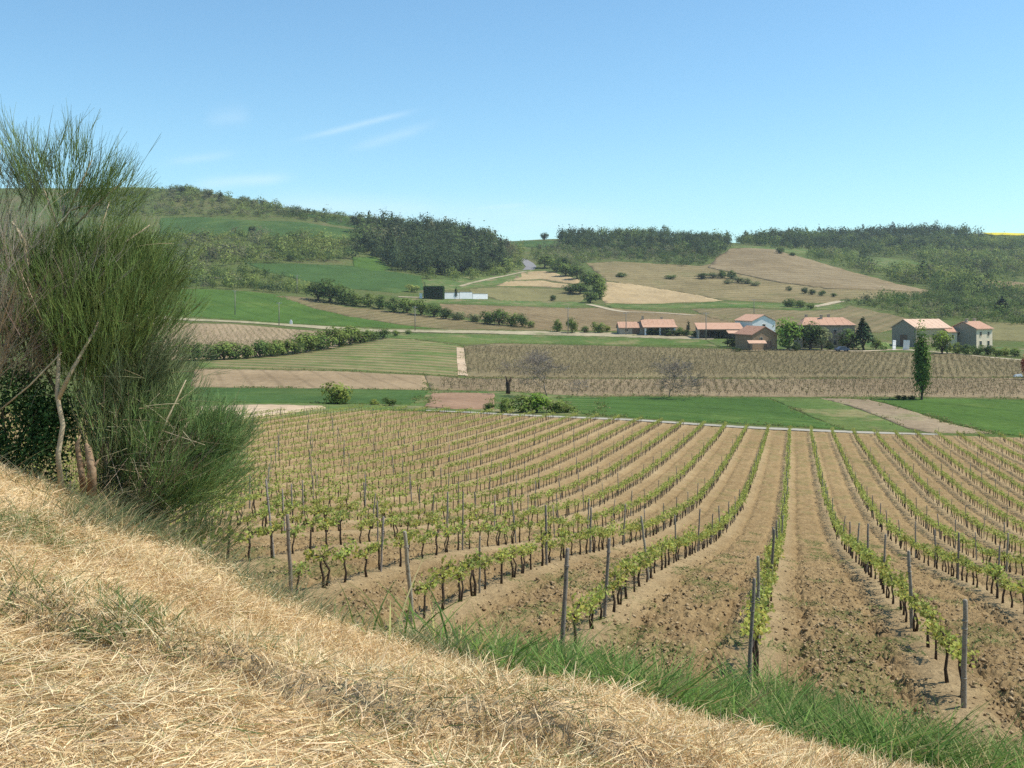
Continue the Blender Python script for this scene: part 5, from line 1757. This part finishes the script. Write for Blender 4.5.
def straw():
    x, y = pts_region(520000, -5.0, 3.6, 2.9, 9.0)
    z = bank_z(x, y)
    px, py = to_px(x, y, z)
    crest = np.interp(px, [-400, 0, 90, 180, 270, 350, 480, 640, 850, 1050], [420, 472, 510, 545, 600, 625, 656, 716, 752, 776])
    k = (px > -120) & (px < 1100) & (py < 860) & (py > crest - 8) & (y < 7.8)
    thin = fbm(x * 1.1, y * 1.1, 3, 71)
    k &= rng.uniform(size=len(x)) < np.clip(0.55 + 1.6 * (thin - .42), .25, 1)
    k0 = k
    x, y, z, px, py = x[k], y[k], z[k], px[k], py[k]
    n = len(x)
    hump = np.interp(px, [-100, 0, 110, 220, 400, 560], [600, 612, 640, 690, 760, 820])     # foot of the standing grass
    stand = py < hump
    az = rng.uniform(0, 2 * math.pi, n)
    az = np.where(stand, az, az + 0)
    el = np.where(stand, rng.normal(.55, .45, n), rng.normal(.10, .22, n))
    el = np.where(rng.uniform(size=n) < .25, rng.normal(.15, .25, n), el)
    D = np.column_stack([np.cos(az) * np.cos(el), np.sin(az) * np.cos(el), np.sin(el)])
    D[stand] += np.array([.25, -.15, 0])
    L = np.where(stand, rng.uniform(.05, .15, n), rng.uniform(.05, .20, n))
    L *= np.where(stand & (py < crest[k0] + 22), .7, 1)
    L *= np.where(rng.uniform(size=n) < .012, 1.5, 1)
    B = np.column_stack([rng.normal(0, .25, n), rng.normal(0, .25, n), -np.abs(rng.normal(.15, .25, n))])
    zoff = np.where(stand, rng.uniform(-.02, .03, n), rng.uniform(0, .05, n))
    clump = fbm(x * 4, y * 4, 3, 72)
    zoff += .10 * np.clip(clump - .5, 0, 1)
    a, b2, c2 = np.array((.70, .525, .275)), np.array((.82, .67, .41)), np.array((.48, .32, .14))
    t = rng.uniform(size=(n, 1))
    col = a * (1 - t) + b2 * t
    m = (rng.uniform(size=n) < .25 + .5 * (fbm(x * 2.2, y * 2.2, 3, 73) - .45))
    col[m] = c2
    gr = np.clip((fbm(x * 1.3, y * 1.3, 3, 74) - .52) * 5, 0, 1) * np.interp(px, [0, 120, 260, 500, 700], [1, .9, .45, .25, .3]) * np.where(stand, 1, .22)
    gm = rng.uniform(size=n) < gr * .55
    col[gm] = np.array((.16, .20, .065))
    col = jitter(col, n, .18, .05)
    v, q, c = ribbons(np.column_stack([x, y, z + zoff]), D, L, rng.uniform(.0022, .0046, n), B, col, 3, .7)
    o = link_mesh('dry_grass', np_mesh('dry_grass', v, q, c), M['straw'])
    tag(o, 'mown straw coloured dry grass lying over the bank', 'grass', None, 'stuff')


straw()


def green_grass():
    parts = []
    # tall green strip along the foot of the bank
    x, y = pts_region(95000, -3.2, 6.5, 6.4, 12.6)
    z = ground_z(x, y)
    px, py = to_px(x, y, z)
    lo = np.interp(px, [330, 400, 480, 560, 640, 760, 850, 960, 1060], [628, 650, 672, 704, 734, 768, 790, 810, 830])
    hi = np.interp(px, [330, 400, 480, 560, 640, 760, 850, 900, 960, 1060], [612, 622, 640, 665, 684, 705, 722, 742, 756, 775])
    hi = hi + 40 * (fbm(x * 1.1, y * 1.1, 3, 85) - .42)
    k = (px > 330) & (px < 1060) & (py < lo) & (py > hi)
    dn = fbm(x * 1.5, y * 1.5, 3, 81)
    k &= rng.uniform(size=len(x)) < np.clip((dn - .36) * 6, .04, 1) * np.interp(px, [330, 440, 500, 900, 960, 1060], [.02, .06, .8, 1, .5, .35])
    x, y, z = x[k], y[k], z[k]
    n = len(x)
    az = rng.uniform(0, 2 * math.pi, n)
    D = np.column_stack([np.cos(az) * .35 + .12, np.sin(az) * .35, np.ones(n)])
    L = rng.uniform(.18, .54, n) * (.35 + 1.4 * fbm(x * 2.4, y * 2.4, 3, 82))
    B = np.column_stack([np.cos(az) * .35, np.sin(az) * .35, -rng.uniform(.1, .5, n)])
    t = rng.uniform(size=(n, 1))
    col = np.array((.075, .155, .034)) * (1 - t) + np.array((.20, .30, .07)) * t
    yl = rng.uniform(size=n) < .2
    col[yl] = (.38, .33, .14)
    col *= np.clip(.55 + .9 * fbm(x * 3, y * 3, 3, 83), .6, 1.35)[:, None]
    parts.append(ribbons(np.column_stack([x, y, z - .02]), D, L, rng.uniform(.009, .019, n), B, jitter(col, n, .2), 4, .9))
    v, q, c = merge(parts)
    o = link_mesh('green_grass', np_mesh('green_grass', v, q, c), M['blade'])
    tag(o, 'lush green grass strip along the foot of the straw bank', 'grass', None, 'stuff')
    # grey green grass under the shrubs
    parts = []
    x, y = pts_region(90000, -5.2, 1.5, 6.4, 11.5)
    z = ground_z(x, y)
    px, py = to_px(x, y, z)
    crest = np.interp(px, [-400, 0, 90, 180, 270, 350, 480, 580], [420, 476, 512, 545, 600, 628, 668, 710])
    k = (px > -60) & (px < 580) & (py < crest + np.interp(px, [0, 60, 200, 345, 580], [4, 26, 8, 4, 4])) & (py > crest - np.interp(px, [0, 345, 420, 580], [60, 50, 28, 40]))
    k &= rng.uniform(size=len(x)) < np.interp(px, [0, 60, 100, 200, 260, 345, 580], [.25, .6, .9, .8, .5, .45, .35]) * np.clip((fbm(x * 1.8, y * 1.8, 3, 91) - .3) * 3, .1, 1)
    x, y, z = x[k], y[k], z[k]
    n = len(x)
    az = rng.uniform(0, 2 * math.pi, n)
    D = np.column_stack([np.cos(az) * .5, np.sin(az) * .5, np.ones(n)])
    B = np.column_stack([np.cos(az) * .4, np.sin(az) * .4, -rng.uniform(.1, .5, n)])
    t = rng.uniform(size=(n, 1))
    col = np.array((.12, .165, .075)) * (1 - t) + np.array((.23, .25, .13)) * t
    yl = rng.uniform(size=n) < .25
    col[yl] = (.42, .34, .18)
    parts.append(ribbons(np.column_stack([x, y, z - .02]), D, rng.uniform(.12, .36, n), rng.uniform(.004, .007, n), B, jitter(col, n, .2), 4, .9))
    # green flush in the dip of the bank on the left
    x, y = pts_region(60000, -3.6, -1.3, 4.9, 6.6)
    z = bank_z(x, y)
    px, py = to_px(x, y, z)
    lo = np.interp(px, [-60, 0, 110, 200], [625, 625, 655, 695])
    k = (px < 200) & (py < lo) & (py > lo - 62) & (rng.uniform(size=len(x)) < np.interp(px, [-50, 40, 100, 150, 200], [.6, .5, .28, .08, .02]) * np.clip((fbm(x * 2.4, y * 2.4, 3, 95) - .33) * 3, .1, 1))
    x, y, z = x[k], y[k], z[k]
    n = len(x)
    az = rng.uniform(0, 2 * math.pi, n)
    D = np.column_stack([np.cos(az) * .5, np.sin(az) * .5, np.ones(n)])
    parts.append(ribbons(np.column_stack([x, y, z]), D, rng.uniform(.07, .2, n), rng.uniform(.004, .007, n), np.column_stack([np.cos(az) * .3, np.sin(az) * .3, -rng.uniform(.1, .4, n)]), jitter((.12, .185, .055), n, .3), 3, .9))
    v, q, c = merge(parts)
    o = link_mesh('rough_grass', np_mesh('rough_grass', v, q, c), M['blade'])
    tag(o, 'grey green rough grass under the broom shrubs and in the dip', 'grass', None, 'stuff')
    # weeds between the rows
    n = 170000
    Y = np.sqrt(rng.uniform(9.5 ** 2, 45 ** 2, n))
    X = rng.uniform(-.32, .55, n) * Y
    g = green_mask(X, Y)
    k = rng.uniform(size=n) < np.clip(g * 1.1, 0, 1)
    X, Y = X[k], Y[k]
    n = len(X)
    Z = height(X, Y) + soil_relief(X, Y)[0] + .02
    az = rng.uniform(0, 2 * math.pi, n)
    D = np.column_stack([np.cos(az), np.sin(az), np.full(n, 1.0)])
    v, q, c = ribbons(np.column_stack([X, Y, Z]), D, rng.uniform(.04, .13, n), rng.uniform(.007, .016, n), np.column_stack([np.cos(az) * .4, np.sin(az) * .4, -np.full(n, .4)]), jitter((.13, .185, .05), n, .3), 2, .8)
    o = link_mesh('weeds', np_mesh('weeds', v, q, c), M['blade'])
    tag(o, 'patches of short green weeds between the vine rows', 'weeds', None, 'stuff')


green_grass()


# ---------------------------------------------------------------- shrubs on the bank
def at(px, py, Y):
    return np.array([(px - CX) / F * Y, Y, (HY - py) * Y / F])


def fan(root, n, ang0, ang1, r0, r1, L, spread_y, rad, col, curl=.25, upb=.35, sub=2, amt=.22, wild=.26):
    """twigs that spray from a root like a broom: angles from straight up, + towards +x"""
    kb = max(6, n // 22)
    pick = rng.integers(0, kb, n)
    a = rng.uniform(ang0, ang1, kb)[pick] + rng.normal(0, .055, n)
    b = rng.normal(0, spread_y, kb)[pick] + rng.normal(0, .05, n)
    D = unit(np.column_stack([np.sin(a), b, np.cos(a)]))
    rr = r0 + (r1 - r0) * rng.uniform(0, 1, n) ** .75 * rng.uniform(.72, 1.05, kb)[pick]
    P = root[None] + D * rr[:, None] + rng.normal(0, .05, (n, 3))
    D2 = unit(D + np.array([0, 0, upb]) + rng.normal(0, wild, (n, 3)))
    ln = L * rng.uniform(.55, 1.3, n)
    B = np.column_stack([rng.normal(0, .08, n), rng.normal(0, .08, n), np.full(n, curl) * rng.uniform(.2, 1, n)])
    c = jitter(np.asarray(col)[None] * rng.uniform(.75, 1.3, (kb, 1))[pick], n, amt, .08)
    parts = [rods(P, D2, ln, np.full(n, rad) * rng.uniform(.8, 1.3, n), B, c, 3, .7)]
    for s in range(sub):
        t = rng.uniform(.15, .6, n)
        P3 = P + D2 * (ln * t)[:, None]
        D3 = unit(D2 + rng.normal(0, .28, (n, 3)))
        parts.append(rods(P3, D3, ln * rng.uniform(.4, .75, n), np.full(n, rad * .8), B, c * rng.uniform(.85, 1.15, (n, 1)), 2, .6))
    return merge(parts)


def tangle(c, r, n, col):
    P = c[None] + rng.normal(0, .5, (n, 3)) * np.array(r)[None]
    D = rng.normal(size=(n, 3)) * np.array([1, .8, .7]) + np.array([.2, 0, .35])
    return rods(P, D, rng.uniform(.12, .42, n), rng.uniform(.0016, .0032, n), rng.normal(0, .12, (n, 3)), jitter(col, n, .35), 3, .6)


def limb(mb, pts, r0, r1):
    P = [Vector(at(*p)) for p in pts]
    n = len(P)
    mb.tube(P, [r0 + (r1 - r0) * i / (n - 1) for i in range(n)], 7)


BR, BR2 = (.115, .170, .045), (.165, .22, .065)
M['pale_bark'] = mat_noise('broom_bark', (.28, .21, .125), (.55, .45, .30), 12.0, rough=.9, bump=.01)


def shrub(name, base, label, stems, fans, cat='shrub', extra=None):
    root = empty(name, base)
    off = Vector(base)
    mb = MB()
    for s in stems: limb(mb, *s)
    mb.v = [(v[0] - off.x, v[1] - off.y, v[2] - off.z) for v in mb.v]
    mb.build('stems', M['pale_bark'], root, True)
    v, q, c = merge(fans)
    link_mesh('foliage', np_mesh('foliage', v - np.array(base)[None], q, c), M['twig'], root)  # mesh of twigs only, without leaves; dry and bare on the dead shrub
    tag(root, label, cat)
    return root


Y0 = 7.9
base = at(60, 486, Y0 - .35)
shrub('tall_broom', tuple(base), 'tall green broom shrub with feathery top rising above the skyline',
      [([(62, 492, Y0 - .4), (58, 455, Y0 - .42), (63, 425, Y0 - .42), (57, 395, Y0 - .4), (60, 340, Y0 - .25), (66, 290, Y0 - .1), (63, 240, Y0), (64, 205, Y0)], .021, .009),
       ([(58, 400, Y0 - .4), (72, 370, Y0 - .4), (95, 330, Y0 - .3), (115, 280, Y0)], .018, .007),
       ([(63, 240, Y0), (50, 205, Y0), (40, 180, Y0)], .010, .004), ([(63, 225, Y0), (78, 190, Y0), (92, 160, Y0)], .010, .004), ([(66, 235, Y0), (95, 205, Y0), (125, 180, Y0)], .010, .004),
       ([(58, 395, Y0), (40, 360, Y0 + .1), (28, 310, Y0)], .016, .006),
       ([(66, 290, Y0), (100, 260, Y0), (150, 225, Y0)], .011, .004), ([(68, 300, Y0), (85, 280, Y0), (110, 200, Y0 + .1)], .011, .004), ([(62, 214, Y0), (80, 207, Y0), (104, 204, Y0)], .007, .004)],
      [fan(at(64, 228, Y0), 260, -.75, 1.0, .12, .60, .24, .33, .0024, BR, .35, .4, 3, wild=.2),
       fan(at(64, 222, Y0), 60, -.6, .9, .45, .72, .26, .25, .0020, BR2, .25, .5, 2),
       fan(at(50, 210, Y0), 70, -1.0, -.3, .10, .40, .30, .3, .0022, BR, .3, .45, 3),
       fan(at(95, 228, Y0), 60, .2, 1.1, .1, .35, .26, .3, .0022, BR2, .3, .4, 3),
       fan(at(85, 420, Y0), 2100, -.35, .62, .30, 1.30, .18, .33, .0026, BR, .25, .45, 3),
       fan(at(95, 390, Y0 - .1), 1200, -.1, .8, .15, 1.0, .18, .33, .0026, BR2, .25, .4, 3),
       fan(at(100, 330, Y0 + .1), 500, .2, 1.0, .2, .75, .30, .33, .0026, BR2, .2, .4, 3),
       fan(at(55, 330, Y0), 380, -.5, .2, .25, .75, .18, .33, .0024, BR, .3, .45, 3),
       fan(at(66, 290, Y0 - .1), 160, -.5, .9, .1, .45, .18, .33, .0024, BR2, .3, .45, 3),
       tangle(at(80, 330, Y0), (.55, .35, .75), 420, (.30, .24, .14)),
       fan(at(60, 400, Y0 + .2), 250, -.6, .2, .2, .8, .28, .3, .0026, BR, .2, .4, 3)])

Y1 = 8.1
base = at(120, 535, Y1)
shrub('low_broom', tuple(base), 'spreading green broom shrub leaning right over the vineyard edge',
      [([(120, 540, Y1), (135, 500, Y1), (160, 460, Y1), (190, 420, Y1)], .020, .007), ([(125, 535, Y1), (160, 500, Y1), (200, 460, Y1), (230, 425, Y1)], .018, .006),
       ([(118, 535, Y1), (120, 490, Y1), (130, 440, Y1), (140, 395, Y1)], .018, .006), ([(130, 535, Y1), (175, 520, Y1), (215, 495, Y1)], .015, .005),
       ([(122, 470, Y1 - .2), (160, 430, Y1 - .2), (205, 445, Y1 - .3)], .006, .003), ([(112, 500, Y1 - .2), (150, 455, Y1 - .2), (186, 380, Y1 - .2)], .012, .004)],
      [fan(at(120, 530, Y1), 1900, .30, 1.25, .40, 1.08, .17, .32, .0026, (.18, .265, .085), .2, .25, 3),
       fan(at(110, 520, Y1), 1200, -.15, .6, .35, 1.22, .18, .32, .0025, (.20, .265, .095), .2, .4, 3),
       fan(at(190, 470, Y1), 900, .1, 1.1, .1, .50, .17, .3, .0025, (.18, .26, .09), .2, .3, 3),
       fan(at(115, 520, Y1 - .2), 190, -.2, 1.0, .15, .85, .30, .3, .0022, (.30, .24, .145), .1, .1, 1),
       tangle(at(140, 470, Y1 - .15), (.60, .35, .50), 300, (.36, .30, .18)),
       fan(at(118, 545, Y1), 450, -.2, 1.1, .05, .55, .26, .35, .0025, (.14, .175, .075), .2, .35, 2),
       fan(at(180, 560, Y1), 200, .0, 1.3, .05, .45, .24, .3, .0024, (.14, .19, .075), .2, .4, 2),
       fan(at(112, 505, Y1), 800, -.2, .7, .1, .95, .22, .3, .0025, (.16, .215, .08), .2, .35, 2),
       fan(at(112, 525, Y1 + .3), 220, -.3, .7, .1, .95, .28, .3, .0025, (.20, .165, .11), .1, .2, 2),
       fan(at(110, 430, Y1), 500, .2, 1.0, .1, .75, .30, .3, .0025, (.16, .195, .09), .2, .35, 3)])

Y2 = 7.6
base = at(-14, 470, Y2)
shrub('dead_shrub', tuple(base), 'dry grey leafless shrub at the left edge behind the tall broom',
      [([(-14, 475, Y2), (-8, 400, Y2), (8, 340, Y2), (30, 290, Y2), (24, 240, Y2), (12, 222, Y2)], .022, .008), ([(-8, 400, Y2), (-25, 300, Y2), (-20, 220, Y2), (0, 150, Y2)], .02, .006),
       ([(-12, 420, Y2), (30, 385, Y2 - .1), (62, 352, Y2 - .1)], .008, .005), ([(-10, 360, Y2 - .2), (20, 270, Y2 - .2), (42, 320, Y2 - .2)], .007, .004)],
      [fan(at(-30, 420, Y2), 420, -.3, .7, .3, 1.7, .34, .3, .0024, (.30, .25, .18), .1, .2, 2),
       fan(at(-10, 330, Y2), 380, -.6, .65, .1, .85, .32, .35, .0022, (.35, .30, .22), .05, .15, 2),
       fan(at(-5, 290, Y2), 160, -.35, .4, .5, .95, .36, .25, .0022, (.12, .14, .075), .2, .4, 2),
       fan(at(0, 400, Y2), 300, -.6, .8, .1, .6, .26, .35, .0022, (.28, .215, .14), .0, .1, 2)])

# dark bramble at the foot of the broom
Y3 = 7.75
bc = at(10, 430, Y3)
root = empty('bramble_bush', tuple(at(10, 480, Y3)))
n = 13000
cc_ = unit(rng.normal(size=(38, 3))) * rng.uniform(.5, 1.0, (38, 1))
P = (cc_[rng.integers(0, 38, n)] + rng.normal(0, .19, (n, 3))) * np.array([.46, .32, .42])
P += (bc - np.array(root.location))[None]
P[:, 2] = np.maximum(P[:, 2], -.02)
v, q, c = leaves(P, rng.uniform(.015, .034, n), jitter((.06, .115, .034), n, .4), .5, .75)
link_mesh('foliage', np_mesh('foliage', v, q, c), M['leaf'], root)
mb = MB()
for i in range(9):
    a = i * .7
    mb.tube([(0, 0, -.05), (math.cos(a) * .15, math.sin(a) * .12, .3), (math.cos(a) * .36, math.sin(a) * .25, .55)], [.01, .008, .004], 5)
mb.build('stems', M['bark'], root)
tag(root, 'dark leafy bramble bush at the foot of the tall broom on the left', 'bush')
# weathered stumps
for (pts, r0, lab) in (([(84, 492, 7.6), (81, 470, 7.6), (77, 445, 7.6), (80, 436, 7.6)], .024, 'paler splintered dead stem standing left of its twin on the bank'), ([(92, 495, 7.55), (92, 470, 7.55), (88, 448, 7.55), (86, 443, 7.55)], .034, 'thicker reddish brown dead stump standing on the bank crest')):
    P = [at(*p) for p in pts]
    mb = MB()
    mb.tube([tuple(p - P[0]) for p in P], [r0, r0 * .9, r0 * .7, r0 * .2], 8)
    mb.tube([tuple(P[1] - P[0]), tuple(P[1] - P[0] + np.array([.05, 0, .08]))], [r0 * .45, r0 * .15], 6)
    o = mb.build('dead_stump', mat_noise('stump_wood', (.15, .075, .035), (.42, .30, .19), 14.0, rough=.95, bump=.01), None, True)
    o.location = tuple(P[0])
    tag(o, lab, 'stump')

# ---------------------------------------------------------------- air
mb = MB()
mb.box(-3500, 3620, -60, 1760, -26, 140)
hz = NT('haze_air')
pv = hz.n('VolumePrincipled')
pv.inputs['Color'].default_value = (.80, .90, 1.0, 1)
pv.inputs['Density'].default_value = HAZE
pv.inputs['Anisotropy'].default_value = 0.1
hz.l(pv.outputs[0], hz.out.inputs['Volume'])
tag(mb.build('haze', hz.m), 'thin blue air haze between the valley and the far hills', 'haze', None, 'stuff')

for key, p in list(PROTO.items()):
    if 'spare' in p:
        for ch in list(p.children): bpy.data.objects.remove(ch)
        bpy.data.objects.remove(p)
